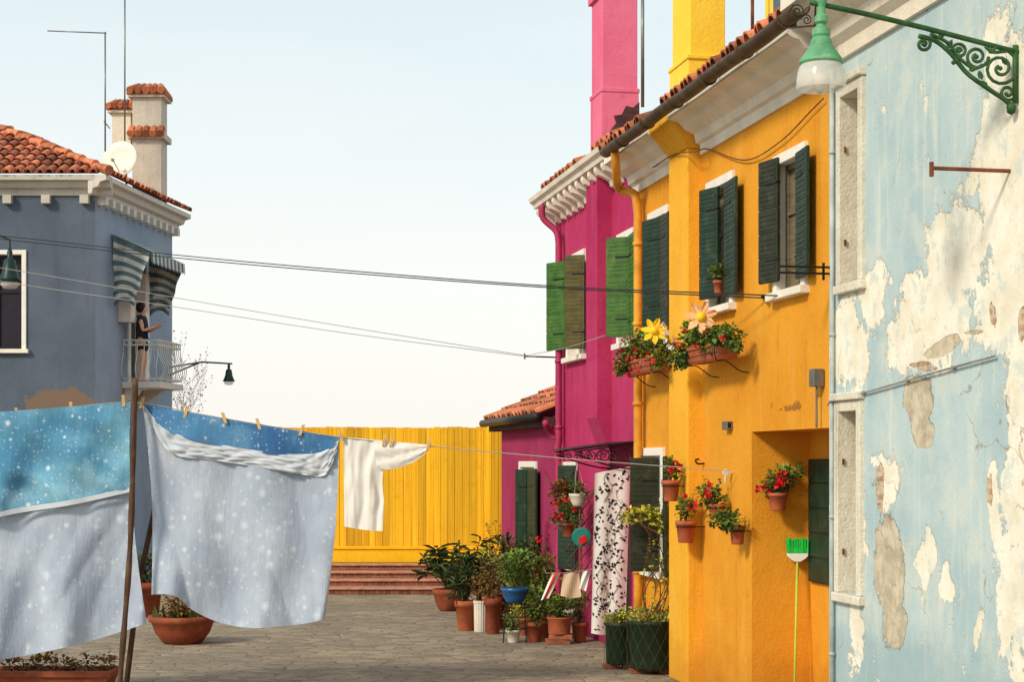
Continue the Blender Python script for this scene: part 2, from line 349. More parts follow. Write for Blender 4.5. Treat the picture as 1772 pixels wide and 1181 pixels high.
cr.elements[0].position=0.; cr.elements[0].color=(8.6,8.35,7.7,1); cr.elements[1].position=1.; cr.elements[1].color=(5.0,6.0,7.0,1)
for p,c in ((.1,(8.3,8.35,7.9,1)),(.26,(6.5,7.5,7.7,1)),(.5,(5.6,6.6,7.2,1))):
    e=cr.elements.new(p); e.color=c
cl=nd(nt,'TexNoise',{'Vector':nd(nt,'Mapping',{'Vector':tc.outputs['Generated'],'Scale':(2,2,9)}).outputs[0],'Scale':1.6,'Detail':6.,'Roughness':.55}).outputs[0]
hz=mix(nt,mth(nt,'MULTIPLY',step(nt,cl,.45,.75),.3),rp.outputs[0],(8.3,8.3,8.0,1))
fin=mix(nt,.85,sky.outputs[0],hz)
nt.links.new(fin,bg.inputs['Color']); bg.inputs['Strength'].default_value=.13
sc.view_settings.view_transform='Standard'; sc.view_settings.look='None'; sc.view_settings.exposure=0
# ------------------------------------------------------------------ ground
g=MB(); g.q(((-600,-100,0),(600,-100,0),(600,1500,0),(-600,1500,0))); struct(g.build('ground',M['paving'],base=(0,0,0)))
# ------------------------------------------------------------------ wall with holes
def wall(mb,T,u0,u1,z0,z1,holes,cell=.6,depth=None):
    def axis(a,b,ks):
        n=max(1,int((b-a)/cell)); L=[a+(b-a)*i/n for i in range(n+1)]
        ks=[k for k in ks if a<=k<=b]
        L=[x for x in L if all(abs(x-k)>cell*.3 for k in ks) or x in (a,b)]+ks
        L=sorted(L); out=[L[0]]
        for x in L[1:]:
            if x-out[-1]>1e-4: out.append(x)
        return out
    us=axis(u0,u1,[h[0] for h in holes]+[h[1] for h in holes]); zs=axis(z0,z1,[h[2] for h in holes]+[h[3] for h in holes])
    i0=len(mb.v)
    for a in us:
        for c in zs: mb.v.append(T(a,0,c))
    nzs=len(zs)
    for i in range(len(us)-1):
        for j in range(nzs-1):
            a=(us[i]+us[i+1])/2; c=(zs[j]+zs[j+1])/2
            if any(h[0]<a<h[1] and h[2]<c<h[3] for h in holes): continue
            k=i0+i*nzs+j; mb.f.append((k,k+nzs,k+nzs+1,k+1)); mb.m.append(0); mb.t.append(.5)
    for h in holes:
        a,b,c,e,dp=h[:5]
        if a>u0+1e-3: mb.q((T(a,0,c),T(a,0,e),T(a,-dp,e),T(a,-dp,c)))
        mb.q((T(b,0,c),T(b,0,e),T(b,-dp,e),T(b,-dp,c)))
        mb.q((T(a,0,e),T(b,0,e),T(b,-dp,e),T(a,-dp,e)))
        if c>z0+1e-3: mb.q((T(a,0,c),T(b,0,c),T(b,-dp,c),T(a,-dp,c)))
        if len(h)>5: mb.q((T(a,-dp,c),T(b,-dp,c),T(b,-dp,e),T(a,-dp,e)))
    if depth:
        D=-depth
        mb.q((T(u0,0,z0),T(u0,0,z1),T(u0,D,z1),T(u0,D,z0))); mb.q((T(u1,0,z0),T(u1,0,z1),T(u1,D,z1),T(u1,D,z0)))
        mb.q((T(u0,D,z0),T(u1,D,z0),T(u1,D,z1),T(u0,D,z1))); mb.q((T(u0,0,z1),T(u1,0,z1),T(u1,D,z1),T(u0,D,z1)))
def tiles(mb,O,a,b,wid,ln,pred=None,tw=.2,tl=.36):
    a=a.normalized(); b=b.normalized(); n=a.cross(b).normalized()
    if n.z<0: n=-n
    nc=int(wid/tw); nr=int(math.ceil(ln/tl))
    for i in range(nc):
        for j in range(nr):
            ca=(i+.5)*tw; cb=(j+.5)*tl
            if pred and not pred(ca,cb): continue
            t=U(.1,.9); jt=U(-.016,.016); js=U(-.03,.03)
            mb.q([O+a*(ca-tw/2)+b*(j*tl),O+a*(ca+tw/2)+b*(j*tl),O+a*(ca+tw/2)+b*((j+1)*tl),O+a*(ca-tw/2)+b*((j+1)*tl)],0,.2)
            f=[];k=[]
            for q in range(7):
                an=PI*q/6; f.append(O+a*(ca+jt+math.cos(an)*tw*.44)+b*(j*tl-.02+js)+n*(.03+math.sin(an)*tw*.42))
                k.append(O+a*(ca+jt+math.cos(an)*tw*.36)+b*((j+1)*tl+.06)+n*(.005+math.sin(an)*tw*.34))
            for q in range(6): mb.q((f[q],f[q+1],k[q+1],k[q]),0,t)
            if j==0:
                f2=[O+a*(ca+jt+math.cos(PI*q/6)*tw*.34)+b*(-.02+js)+n*(.03+math.sin(PI*q/6)*tw*.32) for q in range(7)]
                for q in range(6): mb.q((f[q],f[q+1],f2[q+1],f2[q]),0,t+.1)
def prof_extrude(mb,PL,u0,u1,prof,mi=0):
    rs=[[PL.W(u,v,z) for v,z in prof] for u in (u0,u1)]
    mb.rings(rs,mi)
def wrect(PL,xL,xR,y0,y1,off=0.):
    un,zt=PL.uz(xR,y0,off); _,zb=PL.uz(xR,y1,off); uf,_=PL.uz(xL,y0,off); return (un,uf,zb,zt)
def hole(r,fw,dp=.2): return (r[0]+fw-.004,r[1]-fw+.004,r[2]+.08-.004,r[3]-fw+.004,dp)
def shutter(win,PL,pxh,vh,pxt,vt,y0,y1,ref,mat,n=5):
    uh=PL.uz(pxh,HY,vh)[0]; ut=PL.uz(pxt,HY,vt)[0]
    pr,vr=(pxt,vt) if ref=='t' else (pxh,vh)
    zt=PL.uz(pr,y0,vr)[1]; zb=PL.uz(pr,y1,vr)[1]
    A=PL.W(uh,vh,0); B=PL.W(ut,vt,0); x=(B-A); L=x.length; x.normalize(); y=Vector((-x.y,x.x,0)); Z=Vector((0,0,1)); C=(A+B)/2
    mb=MB(); hh=(zt-zb)/2; mb.obox(C+Z*(zb+hh),x*(L/2),y*.012,Z*hh)
    for i in range(n):
        h=2*hh/n; zc_=zb+h*(i+.5); mb.obox(C+Z*zc_,x*(L/2+.004),y*.017,Z*(h/2-.007))
        m_=4
        for j in range(m_):
            hj=(h-.05)/m_; mb.obox(C+Z*(zc_-h/2+.025+hj*(j+.5)),x*(L/2-.03),y*.022,Z*(hj/2-.006))
    for f in (.18,.8): mb.obox(A+x*(L*.3)+Z*(zb+2*hh*f),x*(L*.3),y*.025,Z*.012,1)
    return mb.build('shutter',[mat,M['iron']],win,bevel=.004)
def window(house,PL,r,fw,shut=(),pane='glass',frame='white',sill=True,proud=.04,dp=.2):
    a,b,c,e=r; T=PL.W; h=hole(r,fw,dp)
    mb=MB(); v=-dp+.05; i_=.005
    mb.box((h[0],v-.01,h[2]),(h[1],v,h[3]),T,0)
    mu=(h[0]+h[1])/2
    for q0,q1,s0,s1 in ((h[0]+i_,h[0]+.05,h[2],h[3]),(h[1]-.05,h[1]-i_,h[2],h[3]),(mu-.035,mu+.035,h[2],h[3])): mb.box((q0,v+.002,s0+i_),(q1,v+.03,s1-i_),T,1)
    for s0,s1 in ((h[2]+i_,h[2]+.06),(h[3]-.06,h[3]-i_),(h[2]+(h[3]-h[2])*.6,h[2]+(h[3]-h[2])*.6+.04)): mb.box((h[0]+.051,v+.003,s0),(h[1]-.051,v+.027,s1),T,1)
    bar={'net':'net','greyboard':'greyboard','violet':'violet'}.get(pane,'whitestone')
    wn=mb.build('window',[M[pane],M[bar]],house)
    mb=MB(); vi=-dp+.052
    mb.box((a,vi,c+.08),(a+fw,proud,e),T); mb.box((b-fw,vi,c+.08),(b,proud,e),T); mb.box((a+fw,vi,e-fw),(b-fw,proud,e),T)
    mb.build('frame',M[frame],wn,bevel=.008)
    if sill: MB().box((a-.05,-.03,c),(b+.05,proud+.06,c+.078),T).build('sill',M['whitestone' if frame=='white' else frame],wn,bevel=.01)
    for s in shut: shutter(wn,PL,*s)
    return wn
u_of=lambda px,off=0.: FA.uz(px,HY,off)[0]
uY0=u_of(1436); uY1=u_of(1106); uM1=u_of(961); uS1=u_of(868)
# ------------------------------------------------------------------ YELLOW HOUSE
yh=thing('yellow_house','orange yellow stucco house with dark green shutters and flower boxes, between blue and magenta houses','house',W((uY0+uY1)/2,0,0))
w1=wrect(FA,1343,1398,244,508); w2=wrect(FA,1226,1272,294,537); w3=wrect(FA,1125,1159,353,582); wg=wrect(FA,1111,1151,775,1003)
zl=FA.uz(1300,748)[1]; uR=u_of(1301); DPT=.62
zTop=6.4
mb=MB(); wall(mb,W,uY0,uY1,0,zTop,[hole(w1,.1,.14),hole(w2,.1,.14),hole(w3,.1),hole(wg,.1),(uY0,uR,0,zl,DPT,1)],cell=.1,depth=5)
mb.build('wall',M['yellow'],yh,vattr={'repair':blobs([(1345,704,46,10),(1390,697,36,9),(1375,716,44,9),(1420,690,16,9)],6)})
window(yh,FA,w1,.1,[(1347,.05,1315,.12,282,493,'t',M['shutterk']),(1379,.06,1398,.1,251,476,'t',M['shutter'])],pane='net',dp=.14)
window(yh,FA,w2,.1,[(1243,.05,1212,.15,330,520,'t',M['shutter']),(1255,.06,1274,.1,304,506,'t',M['shutter'])],pane='net',dp=.14)
window(yh,FA,w3,.1,[(1143,.05,1113,.15,383,567,'t',M['shutter']),(1144,.06,1158,.1,365,562,'t',M['shutterk'])])
window(yh,FA,wg,.1,[(1140,.05,1091,.38,793,990,'t',M['shutterk']),(1149,.06,1153,.1,790,1000,'t',M['shutterk'])])
shd=MB(); u0=u_of(1432,-DPT+.04); u1=u_of(1399,-DPT+.04); za=FA.uz(1399,1006,-DPT)[1]; zb=FA.uz(1399,795,-DPT)[1]
shd.box((u0-.6,-DPT+.003,za),(u1,-DPT+.04,zb),W)
for i in range(5):
    h=(zb-za)/5; shd.box((u0-.6,-DPT+.042,za+i*h+.012),(u1-.03,-DPT+.055,za+(i+1)*h-.012),W)
shd.build('recess_shutter',M['shutter'],yh,bevel=.006)
b0=u_of(1189,.16); b1=u_of(1157,.16)
br=MB(); br.box((b0,-.02,0),(b1,.16,6.0),W); br.build('chimney_breast',M['yellow3'],yh,bevel=.02)
fl=MB(); fl.rings([[W(u,v,z) for u,v in ((b0-e_,-.05),(b0-e_,o),(b1+e_,o),(b1+e_,-.05))] for z,o,e_ in ((6.003,.16,.0),(6.13,.24,.03),(6.3,.38,.05),(6.37,.39,.05))])
fl.build('chimney_collar',M['yellow3'],yh,bevel=.012)
st=MB(); st.box((b0,-.32,6.2),(b1,.15,7.02),W); st.box((b0+.02,-.29,7.0),(b1-.02,.12,9.3),W); st.box((b0-.02,-.335,7.0),(b1+.02,.165,7.05),W)
st.build('chimney',M['yellow2'],yh,bevel=.01)
CP=[(-.05,5.92),(.03,5.92),(.03,6.03),(.08,6.05),(.10,6.14),(.22,6.2),(.28,6.27),(.40,6.3),(.40,6.38),(-.05,6.38)]
cm=MB(); prof_extrude(cm,FA,uY0+.01,b0-.06,CP); prof_extrude(cm,FA,b1+.06,uY1+.25,CP); cm.build('cornice',M['whitestone'],yh)
rf=MB(); up=(FA.n*-1+Vector((0,0,.42))).normalized()
def skipch(a,b): 
    u=uY0-.1+a; v=.46-b*.92
    return not (b0-.05<u<b1+.05 and v>-.38)
tiles(rf,W(uY0-.1,.46,6.43),FA.d,up,uY1-uY0+.3,3.2,skipch)
rf.build('roof',M['tile'],yh)
gz0=6.36; ga=FA.uz(1388,HY,.52)[0]; gb=u_of(1050,.52)
gt=MB(); seg=10
rs=[]
for u in [ga+(gb-ga)*i/14 for i in range(15)]:
    zs=gz0+.008*math.sin(u*3)
    o=[W(u,.53+.085*math.cos(a),zs+.085*math.sin(a)) for a in [PI+PI*i/seg for i in range(seg+1)]]
    inn=[W(u,.53+.07*math.cos(a),zs+.01+.07*math.sin(a)) for a in [2*PI-PI*i/seg for i in range(seg+1)]]
    rs.append(o+inn)
gt.rings(rs)
for i in range(6):
    u=ga+(gb-ga)*(i+.3)/6; gt.tube([W(u,.53+.09*math.cos(a),gz0+.09*math.sin(a)) for a in [PI*.95+PI*1.1*k/8 for k in range(9)]],.012,6)
gt.build('gutter',M['gutter'],yh,smooth=True)
upx=u_of(1104,.1)
dp=catmull([W(u_of(1064,.5),.5,6.3),W(u_of(1066,.45),.45,6.12),W(upx+.25,.28,5.95),W(upx+.03,.14,5.85),W(upx,.1,5.6)],6)+[W(upx,.1,z) for z in (4,3,2,1,.15)]
pp=MB(); pp.tube(dp,.055,10)
for z in (5.2,4.2,3.2,2.2,1.1): pp.lathe([(.066,0),(.066,.05)],W(upx,.1,z),12)
pp.build('downpipe',M['ypipe'],yh,smooth=True)
dv=-.3; d0=u_of(1440,dv); dmm=u_of(1324,dv)
dm=MB(); dm.box((d0,-2.6,6.7),(dmm,dv,9.2),W); dm.build('dormer',M['yellow2'],yh)
shd=MB(); shd.box((u_of(1396,dv),dv+.003,6.95),(u_of(1346,dv),dv+.05,8.6),W); shd.build('dormer_shutter',M['bluegrey'],yh)
sg_=MB()
for cxp,cyp,r0 in ((1380,20,14),(1396,34,10)):
    pc=FA.p(cxp,cyp,.62); s_=pc.y/FP
    sg_.tube([pc+(FA.n*math.cos(a)+Vector((0,0,1))*math.sin(a))*(r0*s_*(1-a/13)) for a in [i*.45 for i in range(24)]],.005,5)
sg_.tube([FA.p(1362,48,.62),FA.p(1410,44,.62)],.008,6); sg_.tube([FA.p(1410,44,.62),FA.p(1412,-12,.62)],.008,6)
sg_.build('iron_scrollwork',M['iron'],yh)
cb=MB(); cb.tube(catmull([FA.p(1115,300,.03),FA.p(1165,268,.19),FA.p(1205,262,.19),FA.p(1225,258,.04),FA.p(1290,277,.04),FA.p(1350,245,.04),FA.p(1405,190,.04),FA.p(1425,170,.04)],8),.007,6)
cb.build('cable',M['rust'],yh)
vb=MB(); a,z=FA.uz(1266,737); vb.box((a-.05,0,z-.045),(a+.12,.07,z+.045),W,0); vb.box((a-.052,.02,z-.03),(a-.03,.06,z+.03),W,1)
tag(vb.build('vent_box',[M['steel'],M['iron']],bevel=.006),'small grey metal box on the orange wall above the wall pots','box')
jb=MB(); a,z=FA.uz(1428,654); jb.box((a,.01,z-.08),(a+.12,.11,z+.08),W); jb.tube([W(a+.06,.06,z-.08),W(a+.06,.06,z-.45)],.012,6)
tag(jb.build('junction_box',M['steel'],bevel=.008),'grey electric junction box where yellow and blue walls meet','box')
# ------------------------------------------------------------------ MAGENTA HOUSE
mh=thing('magenta_house','tall magenta stucco house with white corbelled cornice and pink chimney','house',W((uY1+uM1)/2,0,0))
w4=wrect(FA,1071,1099,393,600); w5=wrect(FA,983,1014,430,622); wgm=wrect(FA,973,999,800,990)
ud0=u_of(1089); ud1=u_of(1050); zd=FA.uz(1089,812)[1]
mb=MB(); wall(mb,W,uY1+.003,uM1,0,6.5,[hole(w4,.1),hole(w5,.1),hole(wgm,.1),(ud0,ud1,0,zd,.25)],cell=.5,depth=5)
mb.build('wall',M['magenta'],mh)
window(mh,FA,w4,.1,[(1089,.05,1050,.30,412,585,'t',M['shutterg']),(1089,.06,1098,.1,400,588,'t',M['shutterg'])])
window(mh,FA,w5,.1,[(977,.06,947,.25,456,608,'t',M['shutterg']),(1011,.05,978,.3,441,604,'h',M['shutterb'])])
window(mh,FA,wgm,.1,[(996,.05,966,.28,806,986,'t',M['shutter'])])
dr=MB(); dr.box((ud0,-.22,0),(ud1,-.18,zd),W); 
for i in range(3): dr.box((ud0+.08,-.178,.15+i*.68),(ud1-.08,-.165,.72+i*.68),W)
dr.build('door',M['shutterk'],mh)
c0=u_of(1031,.22); c1=u_of(1012,.22); zb=FA.uz(1012,725,.2)[1]
br=MB(); br.rings([[W(u,v,z) for u,v in ((c0,-.02),(c0,o),(c1,o),(c1,-.02))] for z,o in ((zb-.45,.02),(zb,.2),(6.5,.2))]); br.build('chimney_breast',M['magenta'],mh)
st=MB(); st.box((c0,-.38,6.3),(c1,.14,7.55),W); st.box((c0+.015,-.365,7.52),(c1-.015,.125,8.85),W); st.box((c0-.03,-.4,8.82),(c1+.03,.17,8.92),W); st.box((c0-.012,-.39,7.5),(c1+.012,.152,7.56),W); st.build('chimney',M['pink'],mh,bevel=.01)
SP=[(-.385,6.9),(-.1,6.8),(.0,6.85),(.02,6.98),(-.06,7.08),(-.03,7.18),(-.14,7.2),(-.2,7.32),(-.3,7.3),(-.385,7.38)]
so_=MB(); so_.rings([[W(uu,v,z) for v,z in SP] for uu in (c0-.008,c0+.05)]); so_.build('soot_patch',M['soot'],mh)
cm=MB(); CPm=[(-.05,6.3),(.03,6.3),(.03,6.38),(.07,6.42),(.32,6.44),(.34,6.5),(.39,6.53),(.41,6.59),(-.05,6.59)]
prof_extrude(cm,FA,uY1+.26,uM1+.1,CPm); cm.build('cornice',M['whitestone'],mh)
nco=13
for i in range(nco):
    u=uY1+.4+(uM1-.02-uY1-.4)*i/(nco-1)
    q=MB(); pr=[(.005,6.16),(.07,6.18),(.1,6.25),(.18,6.29),(.27,6.32),(.3,6.37),(.3,6.437),(.005,6.437)]
    prof_extrude(q,FA,u-.06,u+.06,pr); q.build('corbel',M['whitestone'],mh,bevel=.006)
rf=MB(); tiles(rf,W(uY1+.15,.27,6.64),FA.d,up,uM1-uY1-.35,3.2,lambda a,b: not (c0-.1<uY1+.15+a<c1+.1 and .27-b*.92>-.45)); rf.build('roof',M['tile'],mh)
ump=u_of(967,.1)
pp=MB(); pp.tube(catmull([W(ump+.1,.34,6.4),W(ump+.1,.32,6.2),W(ump+.02,.14,6.0),W(ump,.1,5.8)],6)+[W(ump,.1,z) for z in (5,4,3,2.85)]+catmull([W(ump,.1,2.8),W(ump+.02,.12,2.6),W(ump,.1,2.2),W(ump,.1,.1)],4),.05,10); 
for z in (5,4,3): pp.lathe([(.062,0),(.062,.05)],W(ump,.1,z),12)
pp.build('downpipe',M['mpipe'],mh,smooth=True)
pp=MB(); pp.tube(catmull([W(u_of(944,.3),.3,FA.uz(944,732,.3)[1]),W(u_of(948,.2),.2,FA.uz(948,742,.2)[1]),W(u_of(958,.1),.1,FA.uz(958,755,.1)[1]),W(u_of(965,.07),.07,FA.uz(965,758,.07)[1])],6),.05,10); pp.build('pipe_elbow',M['mpipe'],mh,smooth=True)
# ------------------------------------------------------------------ SMALL HOUSE
sh=thing('small_house','low plum coloured annex with tiled lean-to roof and black gutter','house',W((uM1+uS1)/2,0,0))
ws=wrect(FA,901,930,799,977)
mb=MB(); wall(mb,W,uM1+.003,uS1,0,3.22,[hole(ws,.1)],cell=.5,depth=4); 
mb.q((W(uS1,0,3.22),W(uS1,-4,3.22),W(uS1,-4,4.95))); mb.build('wall',M['plum'],sh)
window(sh,FA,ws,.1,[(912,.05,893,.18,813,964,'t',M['shutter']),(914,.06,928,.08,812,966,'t',M['shutter'])])
rf=MB(); tiles(rf,W(uM1+.05,.24,3.25),FA.d,(FA.n*-1+Vector((0,0,.45))),uS1-uM1+.25,4.4); rf.build('roof',M['tile'],sh)
ft=MB(); ft.box((uM1,.01,3.05),(uS1+.2,.2,3.2),W); ft.build('eave_board',M['soot'],sh)
gt=MB(); gt.tube([W(uM1-.1,.3,3.2),W(uS1+.28,.3,3.2)],.07,10); gt.build('gutter',M['blackgutter'],sh,smooth=True)
mtb=MB(); a,z=FA.uz(948,925); mtb.box((a-.12,.0,z-.2),(a+.12,.06,z+.2),W); mtb.box((a-.09,.062,z-.16),(a+.09,.07,z+.16),W); mtb.build('meter_cupboard',M['plum'],sh,bevel=.006)
# ------------------------------------------------------------------ BLUE HOUSE
PB=Plane(FA.P0+FA.n*.06,FA.d,FA.n)
bh=thing('blue_house','pale blue house with badly peeling plaster and exposed patches','house',W(uY0-1.5,0,0))
uB0=PB.uz(2050,HY)[0]; uB1=PB.uz(1435,HY)[0]
wb1=wrect(PB,1453,1498,130,500); wb2=wrect(PB,1450,1495,692,1050)
cream=blobs([(1752,330,60,300),(1716,110,28,100),(1620,545,76,100),(1655,430,46,86),(1560,600,38,56),(1725,550,66,86),(1468,605,28,86),(1512,520,24,56),(1468,870,22,190),(1774,800,32,540),(1724,880,12,140),(1602,985,10,50),(1643,1012,14,34),(1478,1110,22,56),(1527,850,16,56),(1860,500,66,700),(1690,1090,12,46),(1742,1030,20,110)],42)
mort=blobs([(1539,985,30,100),(1546,1090,24,56),(1530,930,18,46),(1592,690,26,46),(1600,745,20,30),(1628,600,40,16)],24)
brick=blobs([(1522,850,9,54),(1598,632,32,11),(1690,578,26,8),(1716,545,6,28),(1768,560,8,40),(1714,845,6,38)],12)
mb=MB(); wall(mb,PB.W,uB0,uB1,0,6.4,[hole(wb1,.09,.3),hole(wb2,.09,.3)],cell=.06,depth=5)
mb.build('wall',M['peel'],bh,vattr={'cream':cream,'mortar':mort,'brick':brick})
for r in (wb1,wb2):
    wn=window(bh,PB,r,.09,(),pane='greyboard',frame='flaky',proud=.04,dp=.26,sill=False)
    MB().box((r[0]-.02,-.03,r[2]),(r[1]+.02,.06,r[2]+.078),PB.W).build('sill',M['flaky'],wn,bevel=.012)
    MB().box((r[0]-.02,-.03,r[3]+.003),(r[1]+.03,.075,r[3]+.07),PB.W).build('lintel',M['flaky'],wn,bevel=.012)
    for f in (.25,.7):
        z=r[2]+(r[3]-r[2])*f; MB().obox(PB.W(r[1]-.1,-.01,z),FA.d*.012,FA.n*.008,Vector((0,0,.025))).build('hinge_pin',M['rust'],wn)
cm=MB(); CPb=[(-.05,5.98),(.04,5.98),(.05,6.1),(.12,6.16),(.14,6.26),(.3,6.34),(.36,6.42),(.46,6.46),(.46,6.56),(-.05,6.56)]
prof_extrude(cm,PB,uB0,uB1-.02,CPb); cm.build('cornice',M['cream'],bh)
rf=MB(); tiles(rf,PB.W(uB0,.5,6.6),FA.d,up,uB1-uB0,3.2); rf.build('roof',M['tile'],bh)
pp=MB(); up_=u_of(1440,.09); pp.tube([W(up_,.09,z) for z in (6.0,4,2,.05)],.02,8)
for z in (5.2,3.6,2.0,.8): pp.lathe([(.028,0),(.028,.03)],W(up_,.09,z),10)
pp.build('downpipe',M['bpipe'],bh,smooth=True)
cd=MB(); cd.tube([PB.p(1432,702,.05),PB.p(1436,696,.05),PB.p(1495,680,.03),PB.p(1600,650,.03),PB.p(1722,616,.03)],.009,8)
for x,y in ((1495,680),(1570,659),(1650,637)): 
    q=PB.p(x,y,.02); cd.obox(q,FA.d*.014,FA.n*.016,Vector((0,0,.014)))
cd.build('conduit',M['cond'],bh,smooth=False)
rb=MB(); rb.tube([PB.p(1748,296,.0),PB.p(1612,291,.55)],.014,6); rb.obox(PB.p(1612,293,.55),FA.d*.012,FA.n*.012,Vector((0,0,.05)))
tag(rb.build('iron_bar',M['rust']),'rusty iron bar sticking out of the peeling blue wall','bar')
# ------------------------------------------------------------------ street lamp on scroll bracket
def L(px,py): return at(px,py,11.86-(1765-px)/345*.26)
lm=thing('street_lamp','green scrolled wall bracket lamp with ribbed glass shade on peeling blue wall','street lamp',L(1762,188))
ar=MB(); ar.tube([L(1768,92),L(1700,74),L(1600,48),L(1500,24),L(1420,7),L(1402,4)],.018,10); ar.build('arm',M['bracketgreen'],lm,smooth=True)
bp=MB(); bp.tube([L(1757,78),L(1757,130),L(1757,178)],.02,8); bp.lathe([(.0,-.06),(.03,-.04),(.035,0),(.015,.03)],L(1750,184),10); bp.build('wall_plate',M['bracketgreen'],lm,smooth=True)
sw=MB()
def spiral(cx,cy,r0,r1,a0,turns,n=26,rad=.012):
    sw.tube([L(cx+(r0+(r1-r0)*i/n)*math.cos(a0+turns*2*PI*i/n),cy+(r0+(r1-r0)*i/n)*math.sin(a0+turns*2*PI*i/n)) for i in range(n+1)],rad,6)
spiral(1731,118,34,5,-PI*.5,1.9); spiral(1690,98,21,4,0,1.7); spiral(1660,88,14,3,PI,1.5); spiral(1598,76,14,3,-PI*.6,1.5); spiral(1744,160,15,3,0,1.5)
sw.tube(catmull([L(1590,62),L(1618,70),L(1645,92),L(1672,125),L(1705,150),L(1738,172),L(1750,184)],6),.016,6)
sw.tube(catmull([L(1610,58),L(1640,74),L(1660,100),L(1685,118),L(1700,112)],6),.012,6); sw.tube(catmull([L(1705,80),L(1720,90),L(1755,86)],6),.012,6)
for x,y in ((1598,76),(1660,88),(1690,98),(1731,118),(1650,108),(1690,140)): sw.lathe([(0,-.018),(.016,-.007),(.016,.007),(0,.018)],L(x,y),8)
for x,y in ((1676,122),(1710,150),(1640,84),(1710,92),(1625,66),(1700,138),(1748,110)): sw.leaf(L(x,y),Vector((U(-1,1),0,U(-.5,1))),Vector((0,1,0)),.07,.04)
sw.build('scrollwork',M['bracketgreen'],lm,smooth=True)
sc_=1/256.; LC=L(1421,0)
hd=MB(); hd.lathe([(r*sc_,-y*sc_) for r,y in ((4,-14),(9,-8),(10,2),(7,12),(7,24),(11,28),(12,38),(8,42),(9,46),(15,50),(16,60),(14,64),(17,68),(20,78),(26,88),(32,96),(37,103),(38,107),(36,110),(30,108))],LC,28); hd.build('lamp_housing',M['lampgreen'],lm,smooth=False)
gs=MB(); gs.lathe([(r*sc_,-y*sc_) for r,y in ((33,108),(37,114),(40,124),(42,138),(42,152),(41,153))],LC,48,cap=False,rib=.004); gs.build('glass_shade',M['clear'],lm,smooth=True)
bu=MB(); bu.lathe([(r*sc_,-y*sc_) for r,y in ((8,107),(10,120),(13,138),(11,152),(5,160),(0,161))],LC,14); bu.build('bulb',M['whitepot'],lm,smooth=True)
bk=MB(); 
for y in (463,474): bk.tube([PB.p(1436,y,0),PB.p(1348,y-2,.5)],.01,6)
bk.tube([PB.p(1348,455,.5),PB.p(1348,480,.5)],.01,6); bk.tube([PB.p(1425,455,.05),PB.p(1425,485,.05)],.012,6)
tag(bk.build('laundry_bracket',M['iron']),'black iron double rod bracket under the upper window nearest the blue house','bracket')
bk=MB(); bk.tube([FA.p(966,619,0),FA.p(908,617,.5)],.012,6); bk.tube([FA.p(908,612,.5),FA.p(908,622,.5)],.012,6)
tag(bk.build('laundry_bracket',M['iron']),'black iron line bracket at the far corner of the magenta house','bracket')
def pole(px,y0,y1,Z,r,name,label,cat,m='steel',extra=None):
    q=MB(); q.tube([at(px,y1,Z),at(px,y0,Z)],r,8)
    if extra: extra(q)
    return tag(q.build(name,M[m],smooth=True),label,cat)
pole(1112,-60,185,22.,.022,'aerial_mast','grey aerial mast beside the pink chimney','mast')
pole(1302,-60,80,17.8,.018,'aerial_mast','brown pole rising from the roof right of the yellow chimney','mast','rust')
# ------------------------------------------------------------------ GREY BLUE HOUSE
ZG=32.5; XG=(165-CX)*ZG/FP
PF=Plane((XG,ZG,0),(-1,0,0),(0,-1,0)); PS=Plane((XG,ZG,0),(.1163,1,0),(1,-.1163,0))
gh=thing('grey_blue_house','grey blue house with hipped tile roof, side balcony and rooftop chimneys','house',(XG-3,ZG,0))
zE=PF.uz(100,324)[1]
r=(PF.uz(46,433)[0],PF.uz(-60,433)[0],PF.uz(46,612)[1],PF.uz(46,433)[1])
mb=MB(); wall(mb,PF.W,0,7,0,zE,[hole(r,.085)],cell=.2); mb.q((PF.W(7,0,0),PF.W(7,-5,0),PF.W(7,-5,zE),PF.W(7,0,zE)))
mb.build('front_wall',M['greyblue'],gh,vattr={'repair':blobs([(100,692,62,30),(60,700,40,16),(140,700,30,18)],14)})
LS=PS.uz(298,HY)[0]
da=PS.uz(222,HY)[0]; db=PS.uz(247,HY)[0]; zf=PS.uz(232,664)[1]; zd2=PS.uz(232,470)[1]
dh=(da,db,zf,zd2,.2)
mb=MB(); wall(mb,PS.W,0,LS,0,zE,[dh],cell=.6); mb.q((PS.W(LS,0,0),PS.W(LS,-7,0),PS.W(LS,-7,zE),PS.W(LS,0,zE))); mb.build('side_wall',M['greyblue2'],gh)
dd=MB(); dd.box((da,-.16,zf),(db,-.12,zd2),PS.W,0); dd.box((da-.05,-.118,zf),(da+.08,.03,zd2),PS.W,1); dd.box((db-.12,-.118,zf),(db+.12,.1,zd2),PS.W,1); dd.box((da+.08,-.118,zd2-.1),(db-.12,.03,zd2),PS.W,1); dd.build('balcony_door',[M['glass'],M['white']],gh)
window(gh,PF,r,.085,(),pane='violet',sill=True)
cm=MB(); CG=[(-.03,zE-.16),(.04,zE-.16),(.06,zE-.06),(.16,zE-.03),(.2,zE+.06),(.32,zE+.09),(.32,zE+.18),(-.03,zE+.18)]
prof_extrude(cm,PF,-.32,7,CG); cm.build('cornice',M['greyplaster'],gh)
cm=MB(); prof_extrude(cm,PS,-.31,LS+.3,[(a,b-.003) for a,b in CG]); cm.build('cornice',M['offwhite'],gh)
for i in range(8):
    u=.1+i*.72; MB().box((u,.003,zE-.32),(u+.16,.15,zE-.162),PF.W).build('corbel',M['greyplaster'],gh)
for i in range(12):
    u=.1+i*.4; MB().box((u,.003,zE-.32),(u+.15,.17,zE-.166),PS.W).build('corbel',M['offwhite'],gh)
ov=.34; rise=.47
